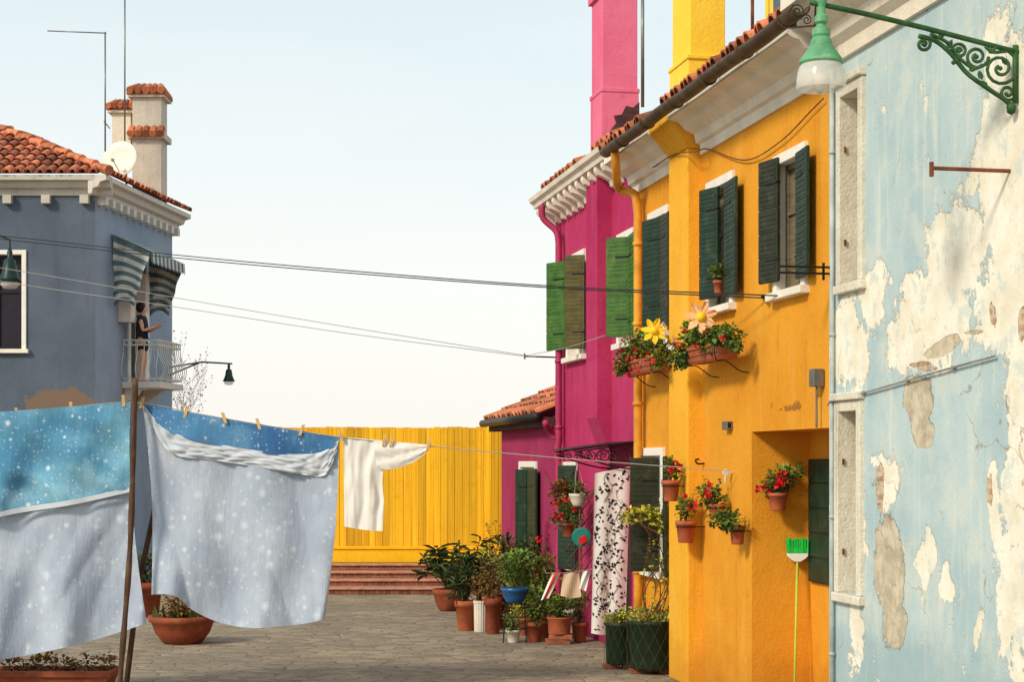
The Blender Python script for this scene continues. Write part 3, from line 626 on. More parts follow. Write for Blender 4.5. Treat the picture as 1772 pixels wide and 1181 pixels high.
rf=MB(); tiles(rf,PF.W(-ov,ov,zE+.2),Vector((-1,0,0)),Vector((0,1,rise)),7.4,3.2,lambda a,b: a>b*.86)
tiles(rf,PS.W(-ov,ov,zE+.2),PS.d,PS.n*-1+Vector((0,0,rise)),LS+.8,3.2,lambda a,b: a>b*.9 and a<LS+.7-b*.9)
for i in range(9):
    t0=i*.33; t1=t0+.38; rf.tube([PF.W(-ov+t0,ov-t0,zE+.26+t0*rise),PF.W(-ov+t1,ov-t1,zE+.23+t1*rise)],[.1,.075],8,0,U(.2,.9))
rf.build('roof',M['tile'],gh)
def chim(px0,px1,ytop,ybot,Z,d,mat,band=None):
    A=at(px0,ybot,Z); B=at(px1,ytop,Z); c=MB(); yc=ytop+22
    zt=at(px1,yc,Z).z
    c.box((A.x,Z,A.z),(B.x,Z+d,zt))
    o=.08
    if band: 
        zz_=at(px1,band,Z).z; c.box((A.x-o,Z-o,zz_-.1),(B.x+o,Z+d+o,zz_+.02)); 
        for q in range(5):
            x=A.x-.08+(B.x-A.x+.16)*(q+.5)/5; c.tube([Vector((x,Z-.18,zz_-.02)),Vector((x,Z+.02,zz_+.12))],(B.x-A.x+.2)/10,8,1,U(.1,.9))
    c.box((A.x-o,Z-o,zt-.1),(B.x+o,Z+d+o,zt),None,0)
    c.box((A.x-o-.02,Z-o-.02,zt-.05),(B.x+o+.02,Z+d+o+.02,zt+.003),None,1,.3)
    n=5
    for q in range(n):
        x=A.x-.1+(B.x-A.x+.2)*(q+.5)/n; ww=(B.x-A.x+.24)/(2.1*n)
        for s in (0,1):
            e0=Vector((x,Z-.14-U(0,.04) if s==0 else Z+d+.14,zt+.02)); e1=Vector((x+(A.x/2+B.x/2-x)*.3,Z+d/2,zt+.2))
            c.tube([e0,e1],[ww,ww*.8],8,1,U(.15,.9))
    return c.build('chimney',[mat,M['tile']],gh)
chim(229,279,138,352,35.6,.6,M['chimplaster'],232)
chim(194,226,165,262,35.9,.5,M['cream'])
ba=PS.uz(211,HY)[0]; bb=PS.uz(254,HY)[0]; bo=.72
sl_=MB(); sl_.box((ba,.003,zf-.12),(bb,bo+.05,zf),PS.W); 
for u in (ba+.2,bb-.2): sl_.rings([[PS.W(u-.06,.003,zf-.12),PS.W(u-.06,.45,zf-.12),PS.W(u-.06,.003,zf-.42)],[PS.W(u+.06,.003,zf-.12),PS.W(u+.06,.45,zf-.12),PS.W(u+.06,.003,zf-.42)]])
sl_.build('balcony_slab',M['offwhite'],gh)
rl=MB()
corner=[PS.W(ba+.03,.02,0),PS.W(ba+.03,bo,0),PS.W(bb-.03,bo,0),PS.W(bb-.03,.02,0)]
for z in (zf+.06,zf+.72,zf+.82):
    rl.tube([c+Vector((0,0,z)) for c in corner],.014,6)
for i in range(3):
    A,B=corner[i],corner[i+1]; n=max(3,int((B-A).length/.12)); out=(PS.n if i==1 else (PS.d*-1 if i==0 else PS.d))
    for k in range(n+1):
        p=A.lerp(B,k/n); rl.tube(catmull([p+Vector((0,0,zf+.06)),p+Vector((0,0,zf+.14))+out*.1,p+Vector((0,0,zf+.3))+out*.12,p+Vector((0,0,zf+.55))+out*.01,p+Vector((0,0,zf+.82))],3),.008,5)
        if k<n:
            e=A.lerp(B,(k+.5)/n); ax_=(B-A).normalized(); rl.tube([e+ax_*(.045*math.cos(2*PI*j/8))+Vector((0,0,zf+.77+.045*math.sin(2*PI*j/8))) for j in range(9)],.006,4)
rl.build('balcony_railing',M['offwhite'],gh)
aw=thing('balcony_awning','green and white striped awning with drooping side curtains over the balcony','awning',PS.W((ba+bb)/2,.02,zf+2.3))
a0=PS.uz(191,HY)[0]; a1=PS.uz(254,HY)[0]; zaw=PS.uz(191,404)[1]
cn=MB(); n=18
for i in range(n):
    u=a0+(a1-a0)*i/n; v=a0+(a1-a0)*(i+1)/n
    cn.q((PS.W(u,.03,zaw),PS.W(v,.03,zaw),PS.W(v,.8,zaw-.36),PS.W(u,.8,zaw-.36)),i%2)
    cn.q((PS.W(u,.8,zaw-.36),PS.W(v,.8,zaw-.36),PS.W(v,.81,zaw-.54),PS.W((u+v)/2,.82,zaw-.6),PS.W(u,.81,zaw-.54)),i%2)
cn.build('canopy',[M['awng'],M['awnw']],aw)
for u,dz in ((a0+.02,0),(a1-.02,0)):
    ck=MB(); ns=13
    for i in range(ns):
        for j in range(8):
            def P(i,j):
                s=i/ns; t=j/8; top=Vector((.03+.75*t,zaw-.02-.34*t)); bot=Vector((.06+.4*t,zaw-1.42+.12*math.sin(t*PI)))
                q=top.lerp(bot,s**.9); return PS.W(u+.04*math.sin(s*3+t*9),q.x+.015*math.sin(s*14),q.y)
            ck.q((P(i,j),P(i+1,j),P(i+1,j+1),P(i,j+1)),i%2)
    ck.build('side_curtain',[M['awng'],M['awnw']],aw,smooth=True)
ab=MB(); u=PS.uz(207,HY)[0]; z=PS.uz(207,558)[1]; ab.box((u-.1,.003,z),(u+.2,.25,z+.42),PS.W); ab.box((u-.08,.252,z+.05),(u+.18,.262,z+.36),PS.W)
tag(ab.build('wall_unit',M['whitepot'],bevel=.01),'white box unit fixed to the wall beside the balcony door','box')
dc=at(210,277,34.4); ax=Vector((-.3,-1,.2)).normalized()
ds=thing('satellite_dish','round cream satellite dish beside the rooftop chimneys','satellite dish',dc+Vector((0,.3,-.5)))
q=MB(); q.lathe([(.0,.0),(.12,.01),(.24,.03),(.37,.07),(.375,.06),(.24,.015),(.1,-.01),(0,-.015)],dc,32,ax=ax); q.build('reflector',M['dish'],ds,smooth=True)
q=MB(); q.tube([dc-Vector((0,0,.3)),dc+ax*.34-Vector((0,0,.12))],.009,6); q.tube([dc-ax*.02,dc-ax*.2,dc-ax*.2-Vector((0,0,.6))],.02,6); q.obox(dc+ax*.34-Vector((0,0,.12)),Vector((.025,0,0)),Vector((0,.04,0)),Vector((0,0,.025))); q.build('mount',M['steel'],ds)
def yagi(q):
    for i in range(9): 
        x=84+i*11; q.tube([at(x,54+ (x-84)*.03,34.3),at(x,54+(x-84)*.03,35.3)],.006,4)
    q.tube([at(82,53,34.8),at(184,57,34.8)],.012,6)
    q.tube([at(180,210,34.8),at(190,222,35.2)],.012,6)
pole(182,55,262,34.8,.016,'television_aerial','thin television aerial with a long horizontal boom left of the chimneys','aerial','steel',yagi)
pole(216,-50,255,35.0,.016,'aerial_mast','tall plain aerial mast in front of the left rooftop chimney','mast')
def hanglamp(px,ytop,Z,s,label,arm):
    c=at(px,ytop,Z); t=thing('hanging_lamp',label,'street lamp',c)
    q=MB(); q.lathe([(.02*s,0),(.035*s,-.05*s),(.03*s,-.12*s),(.07*s,-.15*s),(.09*s,-.28*s),(.12*s,-.36*s),(.15*s,-.42*s),(.13*s,-.42*s)],c,16); q.build('lamp_housing',M['lampdark'],t,smooth=True)
    q=MB(); q.lathe([(.11*s,-.41*s),(.12*s,-.45*s),(.08*s,-.5*s),(0,-.51*s)],c,14); q.build('lamp_glass',M['clear'],t,smooth=True)
    q=MB(); 
    for a in arm: q.tube(a,.018,6)
    q.build('arm',M['lampdark'],t)
hanglamp(396,630,35.,.85,'small dark green lamp on an arm right of the balcony',[[PS.W(LS-.1,0,at(300,626,35).z),at(350,627,35.),at(402,630,35.)],[PS.W(LS-.1,0,at(300,640,35).z),at(345,628,35.)]])
hanglamp(17,430,27.,1.25,'dark green hanging lamp before the left violet shuttered window',[[at(17,432,27.),at(17,415,27.),at(-20,400,27),at(-140,395,27)]])
# person on balcony
pz=zf; pp_=PS.W(PS.uz(219,HY)[0],.32,pz); 
per=thing('person','person in dark top and shorts standing on the balcony, hands raised in front','person',pp_)
def skin(name,vs,es,root,mat,parent,sub=2):
    me=bpy.data.meshes.new(name); ks=list(vs); me.from_pydata([vs[k][0] for k in ks],[(ks.index(a),ks.index(b)) for a,b in es],[])
    o=bpy.data.objects.new(name,me); col.objects.link(o); o.parent=parent; me.materials.append(mat)
    o.modifiers.new('Skin','SKIN'); 
    for i,k in enumerate(ks):
        d=me.skin_vertices[0].data[i]; rr=vs[k][1]; d.radius=(rr,rr) if not isinstance(rr,tuple) else rr; d.use_root=(k==root)
    s=o.modifiers.new('Sub','SUBSURF'); s.levels=sub; s.render_levels=sub; return o
k=.93
def V(x,y,z): return (x*k,y*k,z*k)
B={'pel':(V(0,0,.9),.12),'wst':(V(0,0,1.05),.10),'chs':(V(-.01,0,1.28),.12),'nk':(V(0,0,1.43),.045),'jaw':(V(.03,0,1.50),.055),'hd':(V(.02,0,1.58),.078),'tp':(V(.0,0,1.645),.06),'ns':(V(.105,0,1.555),.013)}
E=[('pel','wst'),('wst','chs'),('chs','nk'),('nk','jaw'),('jaw','hd'),('hd','tp'),('hd','ns')]
for s,n in ((1,'l'),(-1,'r')):
    B.update({'hip'+n:(V(0,.09*s,.86),.085),'kn'+n:(V(.03,.1*s,.48),.055),'an'+n:(V(-.02,.1*s,.08),.034),'hl'+n:(V(-.04,.1*s,.03),.028),'to'+n:(V(.14,.11*s,.025),.024),
      'sh'+n:(V(-.01,.18*s,1.36),.05),'el'+n:(V(.06,.23*s,1.08),.036),'wr'+n:(V(.27,.12*s,1.16),.024),'pa'+n:(V(.33,.1*s,1.19),.026)})
    E+=[('pel','hip'+n),('hip'+n,'kn'+n),('kn'+n,'an'+n),('an'+n,'hl'+n),('hl'+n,'to'+n),('chs','sh'+n),('sh'+n,'el'+n),('el'+n,'wr'+n),('wr'+n,'pa'+n)]
    for q,(dx,dy,dz) in enumerate(((.06,.03,.05),(.075,.012,.04),(.08,-.006,.03),(.07,-.024,.02),(.02,-.05*1,.06))):
        f='f%d%s'%(q,n); B[f]=(V(.33+dx,.1*s+dy*s,1.19+dz),.009); B[f+'b']=(V(.33+dx*1.35,.1*s+dy*s*1.1,1.19+dz*1.1-.02),.007); E+=[('pa'+n,f),(f,f+'b')]
skin('body',B,E,'pel',M['skin'],per)
skin('top',{'a':(V(0,0,.93),.145),'b':(V(0,0,1.05),.135),'c':(V(-.01,0,1.26),.155),'d':(V(0,0,1.38),.09),'l':(V(-.01,.17,1.36),.07),'r':(V(-.01,-.17,1.36),.07),'l2':(V(.005,.2,1.25),.06),'r2':(V(.005,-.2,1.25),.06)},[('a','b'),('b','c'),('c','d'),('c','l'),('c','r'),('l','l2'),('r','r2')],'b',M['darkcloth'],per)
skin('shorts',{'a':(V(0,0,.96),.14),'b':(V(0,0,.86),.155),'l':(V(.005,.09,.8),.115),'r':(V(.005,-.09,.8),.115),'l2':(V(.015,.1,.62),.1),'r2':(V(.015,-.1,.62),.1)},[('a','b'),('b','l'),('b','r'),('l','l2'),('r','r2')],'b',M['darkcloth'],per)
hr=MB(); hr.lathe([(0,.1),(.06,.085),(.09,.045),(.098,0),(.092,-.05),(.075,-.09),(.05,-.11)],pp_+Vector((-.03,0,1.60*k)),14); hr.build('hair',M['hair'],per,smooth=True)
# bare twiggy tree behind balcony
tr=thing('bare_tree','bare twiggy tree with pale branches behind the balcony','tree',(at(312,800,38.2).x,38.2,0))
tb=at(312,800,38.2); tb.z=0; q=MB(); q.tube([tb,tb+Vector((.05,0,1.5)),tb+Vector((0,0,3.2))],[.09,.07,.05],8); q.build('trunk',M['stem'],tr,smooth=True)
q=MB()
def branch(p,d,L_,r,lv):
    pts=[p]; dd=d
    for i in range(4):
        dd=(dd+Vector((U(-.3,.3),U(-.3,.3),U(-.1,.3)))).normalized(); pts.append(pts[-1]+dd*L_/4)
    q.tube(pts,[r,r*.85,r*.7,r*.55,r*.4],4,0,U(.2,.8))
    if lv:
        for _ in range(4): branch(random.choice(pts[1:]),(dd+Vector((U(-1,1),U(-1,1),U(-.3,.8)))).normalized(),L_*.62,r*.55,lv-1)
    else:
        for p_ in pts[2:]: q.leaf(p_,Vector((U(-1,1),U(-1,1),U(-1,1))),Vector((0,0,1)),.06,.04,.6)
for i in range(9): branch(tb+Vector((0,0,U(2.3,3.2))),Vector((U(-.6,.35),U(-.6,.6),U(.5,1))).normalized(),U(1.,1.7),.011,2)
q.build('crown',paint('pale_twigs',(230,202,186),.9,.1,5,0,tint=.2),tr)
# ------------------------------------------------------------------ FENCE, STEPS, TERRACE
ZF=34.9; zT=.47
te=MB(); te.box((-6.4,34.75,0.),(4,60,zT)); te.build('terrace',M['paving']); struct(bpy.data.objects['terrace'])
fe=thing('board_fence','tall bright yellow vertical board fence closing the end of the street','fence',(-2.5,ZF,zT))
q=MB(); x=-6.8; zt=H-(740-HY)*ZF/FP
i=0
while x<3:
    wd=U(.13,.16); t=U(0.,1.); yy=ZF+(0.005 if i%2 else 0)
    q.box((x,yy,zT+.3),(x+wd-.006,yy+.025,zt+U(-.012,.012)),None,0,t); x+=wd; i+=1
q.box((-6.8,ZF+.05,zT+.3),(3,ZF+.07,zt-.02),None,0,0.)
q.build('boards',M['fence'],fe)
q=MB(); q.box((-6.8,ZF-.06,zT),(3,ZF+.12,zT+.3)); q.box((-6.8,ZF-.09,zT+.27),(3,ZF-.058,zT+.33)); q.build('plinth',M['fplinth'],fe,bevel=.01)
stp=thing('brick_steps','low flight of worn red brick steps before the yellow fence','steps',(-2.5,32.9,0))
for i in range(4):
    y0=32.6+i*.55; z0=.1175*i
    s_=MB().box((-6.4,y0+.02,0 if i==0 else z0-.01),(.3,34.75,z0+.09)).build('step',M['bricks'],stp,bevel=.008)
    MB().box((-6.42,y0-.02,z0+.092),(.32,y0+.6,z0+.1175)).build('tread',M['tread'],s_,bevel=.008)
# ------------------------------------------------------------------ CLOTH
def ZL(px): return 18.0+px/1268*.2
def interp(P,s):
    if s<=P[0][0]: return Vector(P[0][1:])
    for i in range(len(P)-1):
        if s<=P[i+1][0]+1e-9:
            t=(s-P[i][0])/(P[i+1][0]-P[i][0]); g=lambda j: Vector(P[min(max(j,0),len(P)-1)][1:])
            a,b,c,d=g(i-1),g(i),g(i+1),g(i+2)
            return .5*((2*b)+(c-a)*t+(2*a-5*b+4*c-d)*t*t+(3*b-a-3*c+d)*t**3)
    return Vector(P[-1][1:])
def par(L): n=len(L)-1; return [(i/n,)+tuple(p) for i,p in enumerate(L)]
def cloth(mb,top,bot,nx,ny,zf_,side=None,mi=0,Zof=0.):
    T=par(top);Bt=par(bot)
    def P(s,t):
        a=interp(T,s); b=interp(Bt,s); q=a.lerp(b,t)
        if side: q.x+=side(s,t)
        return at(q.x,q.y,ZL(q.x)+Zof+zf_(s,t))
    i0=len(mb.v)
    for i in range(nx+1):
        for j in range(ny+1): mb.v.append(P(i/nx,j/ny))
    for i in range(nx):
        for j in range(ny):
            k=i0+i*(ny+1)+j; mb.f.append((k,k+ny+1,k+ny+2,k+1)); mb.m.append(mi); mb.t.append(.5)
    return P
def nse(s,t,f): return noise.noise(Vector((s*f,t*f*.7,f)))
def rdg(s,t,f): return 1-abs(noise.noise(Vector((s*f,t*f*.6,f*1.7))))*2
sA=thing('bed_sheet','star printed bed cover, blue top half, hanging left of the wooden pole','bed sheet',at(110,1140,18.))
fA=lambda s,t:.05*t**.6*math.sin(s*21+t*3+2*nse(s,t,3))+.07*nse(s,t*.6,5)*(.25+t)+.028*rdg(s+t*.55,t*.3,7)*(.3+t)+.022*math.sin((s*1.6+t)*16)*t*(1-t)*2
q=MB(); cloth(q,[(-150,722),(-60,718),(20,713),(122,705),(226,698)],[(-150,1150),(-60,1150),(20,1140),(140,1115),(254,1080)],110,80,fA,lambda s,t:-10*math.sin(t*PI)*s); q.build('pale_side',M['starpale'],sA,smooth=True)
q=MB(); cloth(q,[(-150,721),(-60,717),(20,712),(122,704),(226,697)],[(-150,915),(-60,905),(20,884),(122,868),(226,846)],110,44,lambda s,t:fA(s,t*.45)-.05-.03*t+.045*math.sin((s*2.2-t*1.1)*10+nse(s,t,4)*2)*t*(1.1-t)*2.2+.02*rdg(s*1.2-t*.7,t*.3,8)*t,lambda s,t:-2*math.sin(t*PI)*s); q.build('star_side',M['starblue'],sA,smooth=True)
q=MB(); cloth(q,[(-150,913),(-60,903),(20,882),(122,866),(226,844)],[(-150,922),(-60,912),(20,891),(122,875),(226,852)],90,3,lambda s,t:fA(s,.45)-.09); q.build('hem_band',M['hem'],sA,smooth=True)
sB=thing('bed_sheet','large star printed bed cover, mostly pale, hanging right of the wooden pole','bed sheet',at(420,1085,18.1))
fB=lambda s,t:.05*t**.6*math.sin(s*16+t*2.2+2*nse(s,t,3))+.11*nse(s,t*.6,4)*(.2+t)+.033*rdg(s-t*.4,t*.3,6)*(.3+t)
topB=[(247,700),(335,716),(420,731),(505,745),(587,757)]
q=MB(); cloth(q,topB,[(262,1030),(302,1032),(335,1058),(385,1080),(440,1088),(495,1084),(535,1079),(562,1072)],110,80,fB,lambda s,t:(6*math.sin(t*PI)*s+8*math.sin(t*PI)*(1-s)),0,.0); q.build('pale_side',M['starpale'],sB,smooth=True)
flapB=[(250,706),(290,748),(360,768),(430,781),(500,789),(555,786),(587,764)]
q=MB(); cloth(q,topB,flapB,70,14,lambda s,t:fB(s,t*.2)-.03-.01*t+.02*math.sin(s*40)*t*.4); q.build('star_side',M['starnavy'],sB,smooth=True)
hem=[(249,708),(292,782),(360,796),(440,808),(510,820),(560,824),(580,792)]
q=MB(); cloth(q,[(a,b-3) for a,b in flapB],hem,150,18,lambda s,t:fB(s,t*.2)-.045-.012*math.sin(t*PI)+.011*math.sin(s*55+t*9+5*nse(s,t,7))*(.3+t)+.022*rdg(s,t*.5,16)); q.build('hem_band',M['hem'],sB,smooth=True)
q=MB()
cloth(q,[(594,757),(618,759),(648,762),(676,768)],[(596,912),(618,916),(642,919),(662,920)],30,50,lambda s,t:.016*math.sin(s*14+t*3)*t+.025*nse(s,t,5)+.012*rdg(s,t*.6,8),lambda s,t:-(14*math.sin(min(t*1.5,1)*PI)*s*.5)+(-8*t*(1-t))*s)
cloth(q,[(646,761),(680,765),(715,768),(747,771)],[(652,812),(682,812),(716,800),(740,782)],30,18,lambda s,t:-.02+.01*math.sin(t*12+s*4)*(1-s*.5)-.008*math.sin(t*PI)+.008*rdg(s,t,9),None)
tag(q.build('shirt',M['whitecloth'],smooth=True,base=at(640,920,18.1)),'white long shirt pegged on the line with one sleeve spread out','shirt')
ln=MB(); ln.tube(catmull([at(-500,735,17.9),at(-60,718,ZL(-60)),at(110,706,ZL(110)),at(232,697,ZL(232)),at(335,715,ZL(335)),at(420,730,ZL(420)),at(587,757,ZL(587)),at(747,773,ZL(747)),at(1000,796,ZL(1000)),FA.p(1268,816,.06)],6),.005,5)
tag(ln.build('washing_line',M['cord']),'washing line carrying the star printed bed covers and white shirt','washing line')
pegs=[(30,716,'wooden peg at the left end of the blue covered left sheet'),(123,706,'wooden peg midway along the top of the left sheet'),(214,694,'wooden peg just left of the pole top'),(246,697,'wooden peg just right of the pole top'),(322,713,'wooden peg on right sheet, first one after the pole'),(388,724,'wooden peg on right sheet, left of its middle'),(447,734,'wooden peg on right sheet, right of its middle'),(522,745,'wooden peg near the right end of the right sheet'),(590,754,'wooden peg between the right sheet and the white shirt'),(665,763,'left peg of the pair at the shirt shoulder'),(678,764,'right peg of the pair at the shirt shoulder'),(742,770,'wooden peg at the sleeve end of the white shirt')]
for x,y,lb in pegs:
    p=at(x,y,ZL(x)-.03); q=MB(); tl=Vector((U(-.35,.35),0,1)).normalized(); sd=Vector((1,0,0))
    for s in (-1,1): q.obox(p+sd*(.008*s),sd*.007,Vector((0,.012,0)),tl*.06)
    q.tube([p-Vector((.02,0,0)),p+Vector((.02,0,0))],.008,6)
    tag(q.build('clothes_peg',M['woodl']),lb,'clothes peg','pegs on the washing line')
q=MB(); q.tube(catmull([Vector((at(204,1217,17.8).x,17.8,0)),at(214,1100,17.82),at(225,950,17.85),at(230,800,17.88),at(234,655,17.92)],5),[.03+.004*math.sin(i*1.7) for i in range(21)],8)
q.tube([at(232,700,17.92),at(248,676,17.92)],.014,6)
tag(q.build('wooden_prop',M['wood'],smooth=True),'upright weathered pole with a forked top holding up the washing line','pole')
q=MB(); q.tube([Vector((at(214,1210,18.3).x,18.35,0)),at(240,1010,18.35),at(268,880,18.35)],.03,8)
tag(q.build('wooden_prop',M['wood'],smooth=True),'brown stick leaning behind the sheets beside the upright pole','pole')
pw=MB(); p=FA.p(1268,818,.0); pw.tube([p,p+FA.n*.08],.01,6); pw.lathe([(0,-.012),(.035,-.01),(.025,0),(.035,.01),(0,.012)],p+FA.n*.08,12,ax=FA.d); pw.tube([p+FA.n*.08,p+FA.n*.08-Vector((0,0,.12))],.012,6)
tag(pw.build('line_pulley',M['whitepot']),'white pulley on the orange wall where the washing line ends','pulley')
def cable(pts,r,m,label,cat,name):
    q=MB(); q.tube(catmull(pts,8),r,5); return tag(q.build(name,M[m]),label,cat)
def ZC(px,z1,x1,z0=27.): return z0+(z1-z0)*px/x1
zc=FA.p(1335,513,.04).y
cable([at(-400,372,27)]+[at(x,y,ZC(x,zc,1335)) for x,y in ((0,408),(300,441),(620,470),(950,495))]+[FA.p(1368,513,.03)],.007,'wire','upper of the two black cables crossing the sky to the orange wall','cable','overhead_cable')
cable([at(-400,377,27.2)]+[at(x,y,ZC(x,zc,1335)) for x,y in ((0,414),(300,446),(620,474),(950,498))]+[FA.p(1322,516,.03)],.007,'wire','lower of the two black cables crossing the sky to the orange wall','cable','overhead_cable')
ib=MB(); ib.tube([FA.p(1320,514,.0),FA.p(1320,514,.1)],.02,8); ib.tube([FA.p(1345,514,.03),FA.p(1322,514,.06)],.01,6); tag(ib.build('insulator',M['iron']),'small black insulator where the twin cables meet the orange wall','insulator')
cable([at(-400,420,25)]+[at(x,y,25.5) for x,y in ((0,487),(300,531),(600,577))]+[at(908,617,26.2)],.005,'cord','lower of the two thin pale lines strung to the magenta corner','washing line','washing_line')
cable([at(-400,400,25)]+[at(x,y,25.5) for x,y in ((20,467),(300,515),(600,566))]+[at(930,619,26.2)],.005,'cord','upper of the two thin pale lines strung to the magenta corner','washing line','washing_line')
cable([FA.p(908,616,.5),FA.p(980,602,.45),FA.p(1046,581,.35)],.005,'cord','short pale line along the magenta wall under its upper windows','washing line','washing_line')
# ------------------------------------------------------------------ PLANTS
Z3=Vector((0,0,1))
def bloom(par_,p,r,m='red'):
    q=MB()
    for _ in range(12):
        d=Vector((random.gauss(0,1),random.gauss(0,1),random.gauss(0,1))).normalized(); q.leaf(p+d*r*.3,d,Vector((U(-1,1),U(-1,1),U(-1,1))),r*.95,r*.9,U(.3,.9))
    return q.build('bloom',M[m],par_)
def blooms(t,c,rad,n,r,m='red'):
    for _ in range(n):
        a=U(0,2*PI); e=U(-.3,1); p=Vector(c)+Vector((math.cos(a)*rad[0]*U(.3,1)*.95,-abs(math.sin(a))*rad[1]*.9,e*rad[2]*.95)); bloom(t,p,r*U(.8,1.2),m)
def pot(t,p,r,h,m,style='std'):
    q=MB(); 
    if style=='std': pr=[(r*.7,0),(r*.74,.01),(r*.92,h*.8),(r*1.02,h*.8),(r*1.04,h),(r*.9,h),(r*.88,h*.9)]
    elif style=='bowl': pr=[(r*.5,0),(r*.62,.02),(r*.84,h*.4),(r*.95,h*.75),(r*1.04,h*.8),(r*1.05,h),(r*.92,h),(r*.9,h*.88)]
    else: pr=[(r*.86,0),(r*.9,.02),(r*.96,h*.9),(r*1.03,h*.92),(r*1.03,h),(r*.92,h),(r*.9,h*.9)]
    q.lathe(pr,p,28 if style!='rib' else 36,rib=.03 if style=='rib' else 0); o=q.build('pot',M[m],t,smooth=style!='rib')
    s=MB(); s.lathe([(r*.88,h*.86),(r*.5,h*.9),(0,h*.91)],p,16,cap=False); s.build('soil',M['soil'],t)
    return o
def plant(t,p,kind,w_,hh,n=220,leafm='leaf',size=.06,nb=0,bm_='red',wr=.85):
    q=MB(); st_=MB()
    if kind=='bush':
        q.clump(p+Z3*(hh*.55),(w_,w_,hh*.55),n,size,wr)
        for _ in range(6):
            e=p+Vector((U(-.6,.6)*w_,U(-.6,.6)*w_,hh*U(.5,.8))); st_.tube([p,p.lerp(e,.5)+Z3*.02,e],[.008,.006,.004],5)
        for _ in range(5):
            a=U(0,2*PI); e=p+Vector((math.cos(a)*w_*U(.6,1.2),math.sin(a)*w_*.8,hh*U(.75,1.3))); st_.tube([p+Z3*hh*.3,p.lerp(e,.6)+Z3*hh*.1,e],[.005,.004,.003],4)
            for k2 in range(7): q.leaf(p.lerp(e,U(.6,1.))+Z3*hh*.04,Vector((U(-1,1),U(-1,1),U(-.3,.8))),Z3,size*U(.7,1.1),size*wr*.8,U(.3,.9))
    elif kind=='strap':
        for _ in range(n//9):
            a=U(0,2*PI); l=hh*U(.55,1.05); o=Vector((math.cos(a),math.sin(a),0)); sp=U(.2,1.)
            e=p+o*w_*sp+Z3*l*U(.6,1); st_.tube([p,p.lerp(e,.6)+Z3*.05,e],[.01,.008,.006],5)
            for k2 in range(9):
                aa=U(0,2*PI); q.leaf(e-Z3*U(0,.16),Vector((math.cos(aa),math.sin(aa),U(-.2,.9))),Z3,size*U(.7,1.3),size*.2,U(.1,.9))
    elif kind=='grass':
        for _ in range(n):
            a=U(0,2*PI); o=Vector((math.cos(a),math.sin(a),0)); b=p+o*w_*.7*R(); q.leaf(b,o*U(.2,.9)+Z3*U(.4,1),o,hh*U(.5,1.1),.018,U(.2,1))
    if st_.v: st_.build('stems',M['stem'],t)
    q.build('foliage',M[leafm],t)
    if nb: blooms(t,p+Z3*(hh*.55),(w_,w_,hh*.6),nb,.045,bm_)
def gpot(px,py,wpx,hpx,m,label,style='std',pl=None,cat='potted plant',lift=0.,group=None):
    Z=gz(py) ; p=at(px,py,Z); p.z=lift; s=Z/FP
    t=thing('potted_plant',label,cat,p,group); r=wpx*s/2; h=hpx*s
    pot(t,p,r,h,m,style)
    for a in (pl or []):
        kw=dict(a); w_=kw.pop('w')*s; hh=kw.pop('h')*s; k_=kw.pop('k'); plant(t,p+Z3*(h*.88),k_,w_,hh,**kw)
    return t,p,s
gpot(776,1058,54,38,'terrad','spiky leaved plant in a terracotta bowl, farthest left of the pots by the magenta annex','bowl',[dict(k='strap',w=46,h=88,n=230,leafm='leafd',size=.22)])
gpot(806,1092,38,52,'terra','dark leafy shrub in a tall terracotta pot left of the white ribbed pot','std',[dict(k='bush',w=34,h=80,n=420,leafm='leafd',size=.09,wr=.35),dict(k='strap',w=36,h=112,n=160,leafm='leafd',size=.17)])
gpot(832,1094,25,54,'whitepot','low plant in the narrow white ribbed pot','rib',[dict(k='bush',w=18,h=44,n=140,leafm='leafr',size=.06)])
gpot(853,1098,30,62,'terrad','rusty brown leaved shrub in a dark terracotta pot right of the white ribbed pot','std',[dict(k='bush',w=30,h=86,n=420,leafm='leafr',size=.06,wr=.5)])
gpot(846,1072,30,40,'terra','green bushy plant behind the brown leaved shrub','std',[dict(k='bush',w=28,h=80,n=360,leafm='leaf',size=.06),dict(k='strap',w=26,h=118,n=80,leafm='leafd',size=.13)])
Zs=gz(1112); s=Zs/FP; sp=at(891,1112,Zs); 
stn=thing('plant_stand','black iron plant stand holding a blue bowl above a small white pot','plant stand',sp)
hs=66*s
for dx,dy in ((-1,-1),(1,-1),(-1,1),(1,1)):
    MB().tube([sp+Vector((dx*.16,dy*.13,0)),sp+Vector((dx*.13,dy*.11,hs))],.009,6).build('leg',M['iron'],stn)
q=MB()
for z,kx in ((hs,.13),(hs*.35,.15)):
    q.tube([sp+Vector((kx*math.cos(a),kx*.85*math.sin(a),z)) for a in [2*PI*i/16 for i in range(17)]],.007,5)
for i in range(-2,3): q.tube([sp+Vector((i*.05,-.11,hs)),sp+Vector((i*.05,.11,hs))],.005,4)
q.build('ring',M['iron'],stn)
gpot(891,1112,48,27,'bluepot','bright green bush in a blue bowl on the iron stand','bowl',[dict(k='bush',w=36,h=66,n=560,leafm='leaf',size=.045)],lift=hs+.01)
gpot(888,1113,26,22,'whitepot','tiny plant in the white pot under the iron stand','std',[dict(k='bush',w=20,h=34,n=130,leafm='leaf',size=.045)])
gpot(938,1083,36,34,'terra','leggy green plant in the terracotta pot behind the hanging socks','std',[dict(k='bush',w=34,h=90,n=420,leafm='leaf',size=.055),dict(k='bush',w=22,h=120,n=140,leafm='leafr',size=.06,wr=.5)])
gpot(925,1112,32,34,'terrad','green plant in dark terracotta pot between the iron stand and the brick planter','std',[dict(k='bush',w=28,h=62,n=300,leafm='leaf',size=.05)])
gpot(872,1062,34,40,'terra','tall dark leaved plant behind the iron stand','std',[dict(k='bush',w=30,h=100,n=420,leafm='leafd',size=.065)])
